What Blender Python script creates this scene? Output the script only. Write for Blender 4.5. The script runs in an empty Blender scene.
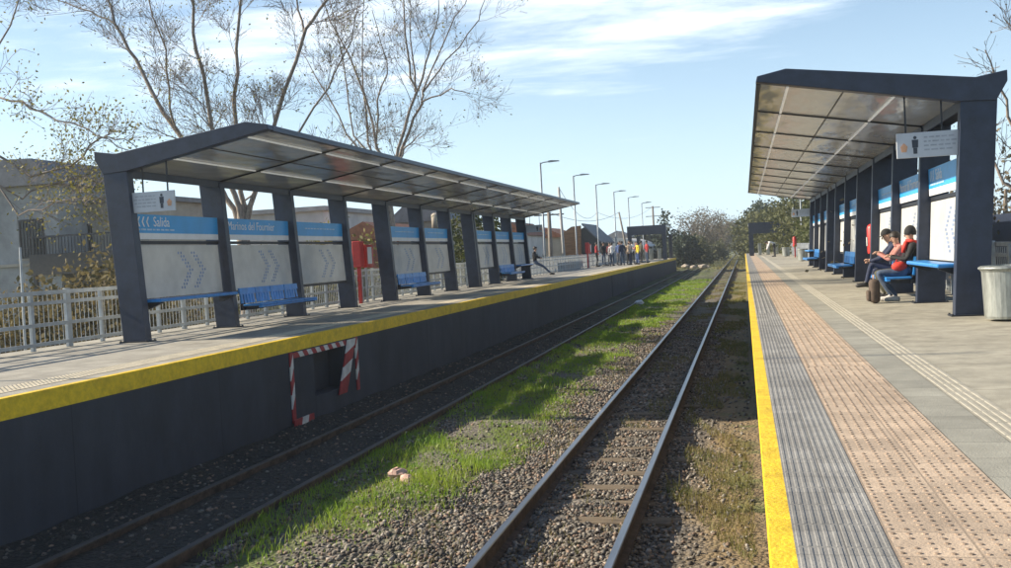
import bpy, bmesh, math, random
import numpy as np
from mathutils import Vector, Matrix

random.seed(7)
rng = np.random.default_rng(11)
S = bpy.context.scene
C = S.collection
PI = math.pi

# ------------------------------------------------------------------ camera, world, sun, exposure
CAM_Z = 1.1
ROT = ((0.97133794, 0.23194566, -0.05199821), (0.0440672, 0.03924822, 0.99825731), (-0.23358228, 0.97193662, -0.02790209))
FPX, CXP, CYP = 1000.1, 505.5, 284.0
cd = bpy.data.cameras.new("camera")
cam = bpy.data.objects.new("camera", cd)
C.objects.link(cam)
# rows of ROT: right, up, forward (forward = right x up with sign fixed below)
_r = Vector((ROT[0][0], ROT[1][0] * 0, 0))
right = Vector((ROT[0][0], ROT[0][1], ROT[0][2]))
up = Vector((ROT[1][0], ROT[1][1], ROT[1][2]))
fwd = Vector((ROT[2][0], ROT[2][1], ROT[2][2]))
M = Matrix(((right.x, up.x, -fwd.x, 0), (right.y, up.y, -fwd.y, 0), (right.z, up.z, -fwd.z, CAM_Z), (0, 0, 0, 1)))
cam.matrix_world = M
cd.sensor_width = 36
cd.lens = 36 * FPX / 1011
cd.clip_start = 0.05
cd.clip_end = 4000
S.camera = cam

SUN_DIR = Vector((-1.0, -0.03, 0.53)).normalized()      # towards the sun
EL = math.asin(SUN_DIR.z)
AZ = math.atan2(SUN_DIR.x, SUN_DIR.y)                    # clockwise from +Y
W = bpy.data.worlds.new("World")
S.world = W
W.use_nodes = True
nt = W.node_tree
nt.nodes.clear()
def N(tree, kind, **kw):
    n = tree.nodes.new(kind)
    for k, v in kw.items():
        setattr(n, k, v)
    return n
wo = N(nt, 'ShaderNodeOutputWorld')
bg = N(nt, 'ShaderNodeBackground')
sky = N(nt, 'ShaderNodeTexSky', sky_type='NISHITA', sun_disc=False, sun_elevation=EL, sun_rotation=AZ,
        altitude=20, air_density=1.0, dust_density=0.4, ozone_density=2.6)
tc = N(nt, 'ShaderNodeTexCoord')
sep = N(nt, 'ShaderNodeSeparateXYZ')
nt.links.new(tc.outputs['Generated'], sep.inputs[0])
def wmath(op, a, b=None, c=None):
    m = N(nt, 'ShaderNodeMath', operation=op)
    for i, v in enumerate((a, b, c)):
        if v is None: continue
        if isinstance(v, (int, float)): m.inputs[i].default_value = v
        else: nt.links.new(v, m.inputs[i])
    return m.outputs[0]
zz = wmath('MAXIMUM', sep.outputs['Z'], 0.02)
pu = wmath('DIVIDE', sep.outputs['X'], zz)
pv = wmath('DIVIDE', sep.outputs['Y'], zz)
# clouds lie on a flat layer overhead: coordinates are direction / height
comb = N(nt, 'ShaderNodeCombineXYZ')
nt.links.new(pu, comb.inputs[0]); nt.links.new(pv, comb.inputs[1])
mp = N(nt, 'ShaderNodeMapping')
mp.inputs['Rotation'].default_value = (0, 0, math.radians(-8))
mp.inputs['Scale'].default_value = (0.75, 1.15, 1)
nt.links.new(comb.outputs[0], mp.inputs[0])
n1 = N(nt, 'ShaderNodeTexNoise')
n1.inputs['Scale'].default_value = 1.1; n1.inputs['Detail'].default_value = 9
n1.inputs['Roughness'].default_value = 0.6; n1.inputs['Distortion'].default_value = 0.3
nt.links.new(mp.outputs[0], n1.inputs['Vector'])
# a cirrus bank over the line, in the layer's own coordinates
dx = wmath('MULTIPLY', wmath('SUBTRACT', pu, -0.62), 0.80)
dy = wmath('MULTIPLY', wmath('SUBTRACT', pv, 4.1), 0.62)
d2 = wmath('ADD', wmath('MULTIPLY', dx, dx), wmath('MULTIPLY', dy, dy))
bank = wmath('POWER', 2.718, wmath('MULTIPLY', d2, -1.0))
dx2 = wmath('MULTIPLY', wmath('SUBTRACT', pu, -2.6), 0.7)
dy2 = wmath('MULTIPLY', wmath('SUBTRACT', pv, 4.0), 0.5)
bank2 = wmath('MULTIPLY', wmath('POWER', 2.718, wmath('MULTIPLY', wmath('ADD', wmath('MULTIPLY', dx2, dx2), wmath('MULTIPLY', dy2, dy2)), -1.0)), 0.62)
cl = wmath('ADD', wmath('MULTIPLY', wmath('SUBTRACT', n1.outputs['Fac'], 0.60), 1.5), wmath('MULTIPLY', wmath('ADD', bank, bank2), 0.50))
ramp = N(nt, 'ShaderNodeMapRange')
ramp.interpolation_type = 'SMOOTHSTEP'
ramp.inputs['From Min'].default_value = 0.0; ramp.inputs['From Max'].default_value = 0.8
nt.links.new(cl, ramp.inputs['Value'])
mix = N(nt, 'ShaderNodeMix', data_type='RGBA')
CLOUD = (11.5, 12.0, 12.4, 1)
mix.inputs['B'].default_value = CLOUD
nt.links.new(ramp.outputs[0], mix.inputs['Factor'])
hz_ = N(nt, 'ShaderNodeMix', data_type='RGBA')
hz_.inputs['B'].default_value = (6.0, 8.0, 9.5, 1)
nt.links.new(wmath('MULTIPLY', wmath('POWER', 2.718, wmath('MULTIPLY', wmath('MAXIMUM', sep.outputs['Z'], 0.0), -6.0)), 0.85), hz_.inputs['Factor'])
nt.links.new(sky.outputs[0], hz_.inputs['A'])
nt.links.new(hz_.outputs['Result'], mix.inputs['A'])
bg.inputs['Strength'].default_value = 0.078
nt.links.new(mix.outputs['Result'], bg.inputs['Color'])
nt.links.new(bg.outputs[0], wo.inputs[0])

sd = bpy.data.lights.new("sun", 'SUN')
sd.energy = 5.0
sd.angle = math.radians(0.55)
sd.color = (1.0, 0.88, 0.70)
sun = bpy.data.objects.new("sun", sd)
sun.rotation_euler = SUN_DIR.to_track_quat('Z', 'Y').to_euler()
sun.location = (-30, 10, 30)
C.objects.link(sun)

S.render.engine = 'CYCLES'
S.view_settings.view_transform = 'Standard'
S.view_settings.look = 'None'
S.view_settings.exposure = 1.0
S.view_settings.gamma = 1.0

def ray(px, py):
    q = Vector(((px - CXP) / FPX, -(py - CYP) / FPX, 1.0))
    return right * q.x + up * q.y + fwd * q.z
def aty(px, py, y):            # world point seen at a photo pixel, at distance y along the line
    d = ray(px, py); t = y / d.y
    return Vector((d.x * t, y, CAM_Z + d.z * t))

# ------------------------------------------------------------------ materials
def mat(name, col, rough=0.7, metal=0.0, var=0.12, scale=6.0, bump=0.0, bscale=40.0, detail=4, col2=None, spec=0.5, trans=0.0, stretch=None, grime=0.0):
    m = bpy.data.materials.new(name)
    m.use_nodes = True
    t = m.node_tree
    b = t.nodes['Principled BSDF']
    b.inputs['Roughness'].default_value = rough
    b.inputs['Metallic'].default_value = metal
    b.inputs['Specular IOR Level'].default_value = spec
    co = N(t, 'ShaderNodeTexCoord')
    vec = co.outputs['Object']
    if stretch:
        mpn = N(t, 'ShaderNodeMapping'); mpn.inputs['Scale'].default_value = stretch
        t.links.new(vec, mpn.inputs[0]); vec = mpn.outputs[0]
    nz = N(t, 'ShaderNodeTexNoise')
    nz.inputs['Scale'].default_value = scale; nz.inputs['Detail'].default_value = detail
    nz.inputs['Roughness'].default_value = 0.65
    t.links.new(vec, nz.inputs['Vector'])
    mx = N(t, 'ShaderNodeMix', data_type='RGBA')
    c2 = col2 if col2 else tuple(c * (1 - 2.2 * var) for c in col)
    c1 = col if col2 else tuple(min(1, c * (1 + 1.2 * var)) for c in col)
    mx.inputs['A'].default_value = (*c1, 1); mx.inputs['B'].default_value = (*c2, 1)
    rp = N(t, 'ShaderNodeMapRange'); rp.inputs['From Min'].default_value = 0.3; rp.inputs['From Max'].default_value = 0.7
    t.links.new(nz.outputs['Fac'], rp.inputs[0]); t.links.new(rp.outputs[0], mx.inputs['Factor'])
    outc = mx.outputs['Result']
    if grime:
        g = N(t, 'ShaderNodeTexNoise'); g.inputs['Scale'].default_value = scale * 0.23; g.inputs['Detail'].default_value = 7; g.inputs['Roughness'].default_value = 0.72
        t.links.new(vec, g.inputs['Vector'])
        gr = N(t, 'ShaderNodeMapRange'); gr.inputs['From Min'].default_value = 0.48; gr.inputs['From Max'].default_value = 0.72; gr.inputs['To Max'].default_value = grime
        t.links.new(g.outputs['Fac'], gr.inputs[0])
        mg = N(t, 'ShaderNodeMix', data_type='RGBA'); mg.inputs['B'].default_value = (col[0] * .35, col[1] * .32, col[2] * .28, 1)
        t.links.new(gr.outputs[0], mg.inputs['Factor']); t.links.new(outc, mg.inputs['A']); outc = mg.outputs['Result']
    t.links.new(outc, b.inputs['Base Color'])
    if bump:
        nb = N(t, 'ShaderNodeTexNoise'); nb.inputs['Scale'].default_value = bscale; nb.inputs['Detail'].default_value = 3
        t.links.new(vec, nb.inputs['Vector'])
        bp = N(t, 'ShaderNodeBump'); bp.inputs['Strength'].default_value = bump; bp.inputs['Distance'].default_value = 0.02
        t.links.new(nb.outputs['Fac'], bp.inputs['Height']); t.links.new(bp.outputs[0], b.inputs['Normal'])
    if trans:
        tr = N(t, 'ShaderNodeBsdfTranslucent'); t.links.new(outc, tr.inputs['Color'])
        ms = N(t, 'ShaderNodeMixShader'); ms.inputs[0].default_value = trans
        o = t.nodes['Material Output']
        t.links.new(b.outputs[0], ms.inputs[1]); t.links.new(tr.outputs[0], ms.inputs[2]); t.links.new(ms.outputs[0], o.inputs[0])
    return m

def joints_mat(name, col, px_, py_, jw=0.006, var=0.1, rough=0.85, jdark=0.5, grime=0.25, offx=0.0, sc=3.5, stretch=None):
    """slab surface with joints at a given pitch"""
    m = mat(name, col, rough=rough, var=var, scale=sc, bump=0.25, bscale=90, grime=grime, stretch=stretch)
    t = m.node_tree; b = t.nodes['Principled BSDF']
    src = b.inputs['Base Color'].links[0].from_socket
    co = N(t, 'ShaderNodeTexCoord'); sp = N(t, 'ShaderNodeSeparateXYZ'); t.links.new(co.outputs['Object'], sp.inputs[0])
    def mth(op, a, bb):
        k = N(t, 'ShaderNodeMath', operation=op)
        for i, v in enumerate((a, bb)):
            if isinstance(v, (int, float)): k.inputs[i].default_value = v
            else: t.links.new(v, k.inputs[i])
        return k.outputs[0]
    lines = []
    for ax, pit, off in (('X', px_, offx), ('Y', py_, 0)):
        if not pit: continue
        f = mth('FRACT', mth('DIVIDE', mth('ADD', sp.outputs[ax], 100 * pit + off), pit), 0)
        lines.append(mth('LESS_THAN', f, jw / pit))
    l = lines[0] if len(lines) == 1 else mth('MAXIMUM', lines[0], lines[1])
    # each slab its own tone
    cx_ = mth('FLOOR', mth('DIVIDE', mth('ADD', sp.outputs['X'], 100 * (px_ or 1) + offx), px_ or 50), 0)
    cy_ = mth('FLOOR', mth('DIVIDE', sp.outputs['Y'], py_ or 50), 0)
    cm = N(t, 'ShaderNodeCombineXYZ'); t.links.new(cx_, cm.inputs[0]); t.links.new(cy_, cm.inputs[1])
    wn = N(t, 'ShaderNodeTexWhiteNoise', noise_dimensions='3D'); t.links.new(cm.outputs[0], wn.inputs['Vector'])
    tone = mth('ADD', mth('MULTIPLY', wn.outputs['Value'], 0.22), 0.86)
    mm = N(t, 'ShaderNodeMix', data_type='RGBA', blend_type='MULTIPLY'); mm.inputs['Factor'].default_value = 1
    t.links.new(src, mm.inputs['A']); t.links.new(tone, mm.inputs['B'])
    mj = N(t, 'ShaderNodeMix', data_type='RGBA'); mj.inputs['B'].default_value = (*(c * jdark for c in col), 1)
    t.links.new(l, mj.inputs['Factor']); t.links.new(mm.outputs['Result'], mj.inputs['A'])
    t.links.new(mj.outputs['Result'], b.inputs['Base Color'])
    return m

MT = {}
MT['navy'] = mat('navy_paint', (0.026, 0.036, 0.064), rough=0.42, var=0.15, scale=5, bump=0.06, bscale=120, grime=0.25)
MT['rib'] = mat('dark_rib_paint', (0.016, 0.019, 0.026), rough=0.5, var=0.1)
MT['panel'] = mat('perforated_white_panel', (0.60, 0.61, 0.60), rough=0.55, var=0.06, scale=2.5, trans=0.22, bump=0.5, bscale=160)
MT['blue'] = mat('sign_blue', (0.035, 0.34, 0.74), rough=0.35, var=0.05, scale=3)
MT['white'] = mat('sign_white', (0.78, 0.79, 0.80), rough=0.4, var=0.04, scale=3)
MT['hang'] = mat('hanging_sign_grey', (0.50, 0.53, 0.57), rough=0.4, var=0.05, scale=3)
MT['bench'] = mat('bench_blue', (0.035, 0.24, 0.62), rough=0.32, var=0.12, scale=6)
MT['dots'] = mat('chevron_blue', (0.22, 0.32, 0.52), rough=0.5)
MT['ink'] = mat('sign_ink', (0.04, 0.05, 0.07), rough=0.5)
MT['greek'] = mat('sign_small_print', (0.36, 0.39, 0.44), rough=0.5)
MT['sgreek'] = mat('sign_pale_print', (0.42, 0.60, 0.80), rough=0.5)
MT['orange'] = mat('sign_orange', (0.62, 0.34, 0.20), rough=0.5)
MT['led'] = mat('light_strip_acrylic', (0.86, 0.86, 0.84), rough=0.3, var=0.02)
MT['led'].node_tree.nodes['Principled BSDF'].inputs['Emission Color'].default_value = (1, .97, .92, 1)
MT['led'].node_tree.nodes['Principled BSDF'].inputs['Emission Strength'].default_value = .08
MT['yellow'] = mat('yellow_paint', (0.82, 0.55, 0.015), rough=0.55, var=0.10, scale=14, bump=0.35, bscale=50, grime=0.55)
MT['face'] = joints_mat('platform_face_paint', (0.046, 0.053, 0.070), 0, 3.0, jw=0.016, var=0.12, rough=0.8, jdark=.5, grime=.5, sc=1.6, stretch=(1, 1.3, .6))
MT['conc'] = joints_mat('platform_concrete', (0.35, 0.325, 0.255), 0, 1.5, jw=0.014, var=0.14, grime=0.4)
MT['grey'] = joints_mat('grey_slab', (0.30, 0.29, 0.24), 0, 0.40, jw=0.007, var=0.09, grime=0.25)
MT['ribtile'] = joints_mat('ribbed_grey_tile', (0.24, 0.235, 0.22), 0.3, 0.30, jw=0.006, var=0.12, grime=0.3)
MT['pink'] = joints_mat('terracotta_tactile_tile', (0.47, 0.365, 0.265), 0.275, 0.30, jw=0.009, var=0.12, grime=0.25, jdark=0.6, offx=-0.46)
MT['pinkdot'] = mat('worn_tactile_stud', (0.33, 0.24, 0.17), rough=0.8, var=0.3, scale=9)
MT['pinkbar'] = mat('worn_tactile_bar', (0.40, 0.295, 0.205), rough=0.8, var=0.25, scale=7)
MT['pale'] = joints_mat('pale_guide_strip', (0.37, 0.345, 0.275), 0, 0.40, var=0.08, grime=0.2)
MT['palebar'] = mat('pale_guide_bar', (0.40, 0.37, 0.295), rough=0.8, var=0.12)
MT['ltile'] = joints_mat('left_platform_slab', (0.34, 0.32, 0.27), 0.4, 0.40, jw=0.008, var=0.12, grime=0.35)
MT['lpale'] = mat('left_tactile_pale', (0.52, 0.46, 0.34), rough=0.85, var=0.15)
MT['steel'] = mat('rail_head_steel', (0.26, 0.27, 0.29), rough=0.34, metal=0.9, var=0.1, scale=3, stretch=(6, .4, 6))
MT['rust'] = mat('rail_rust', (0.085, 0.060, 0.045), rough=0.85, var=0.3, scale=8, bump=0.2)
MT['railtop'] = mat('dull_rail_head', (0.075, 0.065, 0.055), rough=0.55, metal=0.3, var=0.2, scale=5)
MT['wood'] = mat('sleeper_timber', (0.17, 0.13, 0.085), rough=0.9, var=0.3, scale=9, bump=0.5, bscale=25, stretch=(.35, 3, 3))
MT['fence'] = mat('galvanised_fence', (0.40, 0.43, 0.45), rough=0.5, metal=0.3, var=0.14, scale=3)
MT['galv'] = mat('galvanised_bin', (0.34, 0.36, 0.34), rough=0.42, metal=0.55, var=0.22, scale=4, grime=0.3, stretch=(3, 3, .6))
MT['lamp'] = mat('lamp_post_steel', (0.22, 0.25, 0.28), rough=0.5, metal=0.4)
MT['pole'] = mat('utility_pole_wood', (0.22, 0.19, 0.16), rough=0.9, var=0.2, stretch=(3, 3, .4))
MT['cpole'] = mat('utility_pole_concrete', (0.40, 0.39, 0.37), rough=0.9, var=0.12)
MT['red'] = mat('red_paint', (0.52, 0.035, 0.030), rough=0.4, var=0.12)
MT['hazwhite'] = mat('hazard_white', (0.66, 0.65, 0.62), rough=0.6, var=0.12, grime=0.3)
MT['hazred'] = mat('hazard_red', (0.36, 0.04, 0.045), rough=0.6, var=0.15, grime=0.3)
MT['dark'] = mat('dark_void', (0.02, 0.022, 0.026), rough=0.9)
MT['bark'] = mat('bark', (0.29, 0.245, 0.205), rough=0.95, var=0.3, scale=12, bump=0.5, bscale=30, stretch=(2, 2, .5))
MT['twig'] = mat('twig', (0.24, 0.195, 0.165), rough=0.95, var=0.2)
MT['leafy'] = mat('autumn_leaf', (0.27, 0.23, 0.055), rough=0.7, var=0.3, scale=2.2, trans=0.35, col2=(0.14, 0.14, 0.035))
MT['leafg'] = mat('green_leaf', (0.060, 0.085, 0.025), rough=0.7, scale=1.5, trans=0.3, col2=(0.11, 0.115, 0.035))
MT['leafd'] = mat('dark_evergreen_leaf', (0.022, 0.040, 0.022), rough=0.75, scale=1.2, trans=0.15, col2=(0.042, 0.06, 0.03))
MT['leafb'] = mat('dry_brown_leaf', (0.19, 0.15, 0.10), rough=0.85, scale=1.2, trans=0.25, col2=(0.11, 0.10, 0.055))
MT['dry'] = mat('dry_grass_bush', (0.20, 0.155, 0.075), rough=0.9, scale=2.0, trans=0.3, col2=(0.11, 0.10, 0.04))
MT['scrub'] = mat('olive_scrub_leaf', (0.13, 0.13, 0.05), rough=0.8, scale=1.1, trans=0.3, col2=(0.075, 0.09, 0.035))
MT['blade'] = mat('grass_blade', (0.17, 0.33, 0.026), rough=0.55, scale=1.9, trans=0.45, col2=(0.30, 0.36, 0.05))
MT['dryblade'] = mat('dry_grass_blade', (0.30, 0.23, 0.08), rough=0.7, scale=1.6, trans=0.35, col2=(0.11, 0.14, 0.03))
MT['wall'] = mat('grey_render', (0.36, 0.36, 0.355), rough=0.9, var=0.14, scale=1.2, bump=0.2, grime=0.5)
MT['wallw'] = mat('white_render', (0.62, 0.61, 0.58), rough=0.9, var=0.08, scale=1.0, grime=0.3)
MT['wallb'] = mat('beige_render', (0.42, 0.37, 0.30), rough=0.9, var=0.1, scale=1.0, grime=0.3)
MT['roofg'] = mat('grey_roof_sheet', (0.19, 0.19, 0.20), rough=0.7, var=0.15, scale=2)
MT['rooft'] = mat('clay_roof_tile', (0.30, 0.12, 0.065), rough=0.85, var=0.2, scale=3, bump=0.4)
MT['timber'] = mat('brown_cladding', (0.27, 0.145, 0.07), rough=0.8, var=0.2, scale=2, stretch=(.5, .5, 4))
MT['glass'] = mat('window_glass', (0.03, 0.035, 0.04), rough=0.12, var=0.05)
MT['frame'] = mat('window_frame_dark', (0.06, 0.055, 0.05), rough=0.6)
MT['iron'] = mat('iron_bars', (0.045, 0.045, 0.05), rough=0.6)
MT['stone'] = mat('pale_rubble', (0.42, 0.36, 0.29), rough=0.9, var=0.25, scale=6, bump=0.4)
MT['plastic'] = mat('white_plastic_litter', (0.72, 0.73, 0.74), rough=0.5, var=0.08)
MT['brickpink'] = mat('broken_brick_pink', (0.55, 0.36, 0.29), rough=0.9, var=0.2, scale=9)
MT['bag'] = mat('brown_bag_cloth', (0.085, 0.06, 0.045), rough=0.85, var=0.2, scale=12)
MT['redcloth'] = mat('red_cloth', (0.62, 0.045, 0.03), rough=0.8, var=0.15)

def brick_mat():
    m = bpy.data.materials.new('red_brick'); m.use_nodes = True; t = m.node_tree; b = t.nodes['Principled BSDF']
    b.inputs['Roughness'].default_value = 0.9
    co = N(t, 'ShaderNodeTexCoord'); mpn = N(t, 'ShaderNodeMapping'); mpn.inputs['Rotation'].default_value = (PI / 2, 0, 0)
    br = N(t, 'ShaderNodeTexBrick'); br.inputs['Scale'].default_value = 4
    br.inputs['Color1'].default_value = (0.36, 0.10, 0.05, 1); br.inputs['Color2'].default_value = (0.28, 0.075, 0.045, 1); br.inputs['Mortar'].default_value = (0.3, 0.22, 0.17, 1)
    t.links.new(co.outputs['Object'], mpn.inputs[0]); t.links.new(mpn.outputs[0], br.inputs[0]); t.links.new(br.outputs[0], b.inputs['Base Color'])
    return m
MT['brick'] = brick_mat()

def ceiling_mat():
    m = bpy.data.materials.new('glossy_roof_sheet'); m.use_nodes = True; t = m.node_tree; b = t.nodes['Principled BSDF']
    co = N(t, 'ShaderNodeTexCoord'); nz = N(t, 'ShaderNodeTexNoise'); nz.inputs['Scale'].default_value = 1.6; nz.inputs['Detail'].default_value = 5
    mpn = N(t, 'ShaderNodeMapping'); mpn.inputs['Scale'].default_value = (1.4, .35, 1)
    t.links.new(co.outputs['Object'], mpn.inputs[0]); t.links.new(mpn.outputs[0], nz.inputs[0])
    mx = N(t, 'ShaderNodeMix', data_type='RGBA'); mx.inputs['A'].default_value = (0.49, 0.50, 0.50, 1); mx.inputs['B'].default_value = (0.62, 0.63, 0.62, 1)
    t.links.new(nz.outputs['Fac'], mx.inputs['Factor']); t.links.new(mx.outputs['Result'], b.inputs['Base Color'])
    b.inputs['Metallic'].default_value = 0.34; b.inputs['Roughness'].default_value = 0.19
    nb = N(t, 'ShaderNodeTexNoise'); nb.inputs['Scale'].default_value = 1.6; nb.inputs['Detail'].default_value = 1.5
    mp2 = N(t, 'ShaderNodeMapping'); mp2.inputs['Scale'].default_value = (1.8, .55, 1)
    t.links.new(co.outputs['Object'], mp2.inputs[0]); t.links.new(mp2.outputs[0], nb.inputs[0])
    bp = N(t, 'ShaderNodeBump'); bp.inputs['Strength'].default_value = 0.6; bp.inputs['Distance'].default_value = 0.06
    t.links.new(nb.outputs['Fac'], bp.inputs['Height']); t.links.new(bp.outputs[0], b.inputs['Normal'])
    return m
MT['ceil'] = ceiling_mat()

# ------------------------------------------------------------------ mesh helpers
class MB:
    def __init__(s): s.v = []; s.f = []; s.m = []; s.cur = 0
    def add(s, vs, fs):
        o = len(s.v); s.v.extend(tuple(x) for x in vs)
        for f in fs: s.f.append(tuple(i + o for i in f)); s.m.append(s.cur)
        return s
    def box(s, x0, x1, y0, y1, z0, z1):
        v = [(x, y, z) for z in (z0, z1) for y in (y0, y1) for x in (x0, x1)]
        return s.add(v, [(0, 2, 3, 1), (4, 5, 7, 6), (0, 1, 5, 4), (2, 6, 7, 3), (0, 4, 6, 2), (1, 3, 7, 5)])
    def prism(s, poly, y0, y1, f=None):
        """polygon in (a, b) extruded along y: default maps to (x, z)"""
        g = f or (lambda a, b, t: (a, t, b)); n = len(poly)
        v = [g(a, b, y0) for a, b in poly] + [g(a, b, y1) for a, b in poly]
        fs = [tuple(range(n))[::-1], tuple(range(n, 2 * n))] + [(i, (i + 1) % n, n + (i + 1) % n, n + i) for i in range(n)]
        return s.add(v, fs)
    def tube(s, pts, rad, n=6, cap=True):
        pts = [Vector(p) for p in pts]
        if isinstance(rad, (int, float)): rad = [rad] * len(pts)
        o = len(s.v); k = len(pts); ref = None
        for i, p in enumerate(pts):
            d = (pts[min(i + 1, k - 1)] - pts[max(i - 1, 0)])
            if d.length < 1e-9: d = Vector((0, 0, 1))
            d.normalize()
            if ref is None: ref = Vector((1, 0, 0)) if abs(d.x) < .8 else Vector((0, 1, 0))
            a = d.cross(ref).normalized(); b = d.cross(a); ref = a.cross(d)
            ref = a.cross(d) if False else ref
            for j in range(n):
                t = 2 * PI * j / n
                q = p + (a * math.cos(t) + b * math.sin(t)) * rad[i]
                s.v.append(tuple(q))
        for i in range(k - 1):
            for j in range(n):
                s.f.append((o + i * n + j, o + i * n + (j + 1) % n, o + (i + 1) * n + (j + 1) % n, o + (i + 1) * n + j)); s.m.append(s.cur)
        if cap:
            s.f.append(tuple(range(o, o + n))[::-1]); s.m.append(s.cur)
            s.f.append(tuple(range(o + (k - 1) * n, o + k * n))); s.m.append(s.cur)
        return s
    def lathe(s, prof, c=(0, 0, 0), n=24):
        o = len(s.v)
        for r, z in prof:
            for j in range(n):
                t = 2 * PI * j / n; s.v.append((c[0] + r * math.cos(t), c[1] + r * math.sin(t), c[2] + z))
        for i in range(len(prof) - 1):
            for j in range(n):
                s.f.append((o + i * n + j, o + i * n + (j + 1) % n, o + (i + 1) * n + (j + 1) % n, o + (i + 1) * n + j)); s.m.append(s.cur)
        return s
    def ball(s, c, r, n=10, m=7, sc=(1, 1, 1)):
        prof = []
        o = len(s.v)
        for i in range(m + 1):
            a = PI * i / m
            for j in range(n):
                t = 2 * PI * j / n
                s.v.append((c[0] + sc[0] * r * math.sin(a) * math.cos(t), c[1] + sc[1] * r * math.sin(a) * math.sin(t), c[2] - sc[2] * r * math.cos(a)))
        for i in range(m):
            for j in range(n):
                s.f.append((o + i * n + j, o + i * n + (j + 1) % n, o + (i + 1) * n + (j + 1) % n, o + (i + 1) * n + j)); s.m.append(s.cur)
        return s
    def build(s, name, m, parent=None, smooth=False, bevel=0.0, loc=None, clean=False):
        me = bpy.data.meshes.new(name)
        me.from_pydata(s.v, [], s.f)
        ms = m if isinstance(m, (list, tuple)) else [m]
        for x in ms: me.materials.append(x)
        if len(ms) > 1: me.polygons.foreach_set('material_index', s.m)
        if smooth: me.polygons.foreach_set('use_smooth', [True] * len(me.polygons))
        me.update()
        o = bpy.data.objects.new(name, me); C.objects.link(o)
        if parent: o.parent = parent
        if loc: o.location = loc
        if bevel:
            b = o.modifiers.new('bevel', 'BEVEL'); b.width = bevel; b.segments = 2; b.limit_method = 'ANGLE'
        return o

def np_mesh(name, v, f, m, parent=None, smooth=False, mi=None):
    """numpy arrays of verts (n,3) and faces (k,c)"""
    me = bpy.data.meshes.new(name)
    nf, c = f.shape
    me.vertices.add(len(v)); me.vertices.foreach_set('co', np.ascontiguousarray(v, dtype=np.float32).ravel())
    me.loops.add(nf * c); me.loops.foreach_set('vertex_index', np.ascontiguousarray(f, dtype=np.int32).ravel())
    me.polygons.add(nf); me.polygons.foreach_set('loop_start', np.arange(0, nf * c, c, dtype=np.int32))
    for x in (m if isinstance(m, (list, tuple)) else [m]): me.materials.append(x)
    if mi is not None: me.polygons.foreach_set('material_index', mi.astype(np.int32))
    if smooth: me.polygons.foreach_set('use_smooth', np.ones(nf, dtype=bool))
    me.update(calc_edges=True); me.validate()
    o = bpy.data.objects.new(name, me); C.objects.link(o)
    if parent: o.parent = parent
    return o

def tag(o, label, cat, group=None):
    o['label'] = label; o['category'] = cat
    if group: o['group'] = group
    return o
def thing(name, label, cat, loc=(0, 0, 0), rotz=0, group=None):
    o = bpy.data.objects.new(name, None); C.objects.link(o)
    o.empty_display_size = 0.3
    o.location = loc; o.rotation_euler = (0, 0, rotz)
    return tag(o, label, cat, group)
def struct(o): o['kind'] = 'structure'; return o
def stuff(o, label=None, cat=None):
    o['kind'] = 'stuff'
    if label: o['label'] = label
    if cat: o['category'] = cat
    return o
def dup(root, loc=None, rotz=None, label=None, group=None):
    def cp(o, par):
        c = o.copy(); C.objects.link(c)
        if par: c.parent = par
        for ch in list(o.children): cp(ch, c)
        return c
    r = cp(root, None)
    if loc is not None: r.location = loc
    if rotz is not None: r.rotation_euler = (0, 0, rotz)
    if label: r['label'] = label
    if group: r['group'] = group
    return r

def text_obj(name, body, size, m, parent, origin, xdir, ydir, align='LEFT', squeeze=1.0):
    cu = bpy.data.curves.new(name, 'FONT'); cu.body = body; cu.size = size; cu.align_x = align; cu.extrude = 0.0015
    cu.resolution_u = 3
    tmp = bpy.data.objects.new(name, cu); C.objects.link(tmp)
    dg = bpy.context.evaluated_depsgraph_get()
    me = bpy.data.meshes.new_from_object(tmp.evaluated_get(dg))
    bpy.data.objects.remove(tmp); bpy.data.curves.remove(cu)
    xd, yd = Vector(xdir), Vector(ydir); zd = xd.cross(yd); og = Vector(origin)
    for v in me.vertices:
        p = v.co; v.co = og + xd * (p.x * squeeze) + yd * p.y + zd * p.z
    me.materials.clear(); me.materials.append(m); me.update()
    me.name = name
    o = bpy.data.objects.new(name, me); C.objects.link(o); o.parent = parent
    return o

# ------------------------------------------------------------------ layout constants (metres; platform top z = 0)
XL, XR = -6.87, 0.055            # platform edges
RAIL = -1.26; BED = -1.43
BAY = 3.06
Y1 = {-1: 14.5, 1: 14.13}
XC = {-1: -9.57, 1: 2.648}      # track-side foot of the columns

# ------------------------------------------------------------------ ground
def ground_mat():
    m = mat('ground_earth', (0.13, 0.12, 0.07), rough=0.95, scale=0.15, col2=(0.10, 0.105, 0.04), bump=0.3, bscale=6)
    return m
g = MB(); g.add([(-1500, -300, BED - .06), (1500, -300, BED - .06), (1500, 2500, BED - .06), (-1500, 2500, BED - .06)], [(0, 1, 2, 3)])
struct(g.build('ground', ground_mat()))

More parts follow.
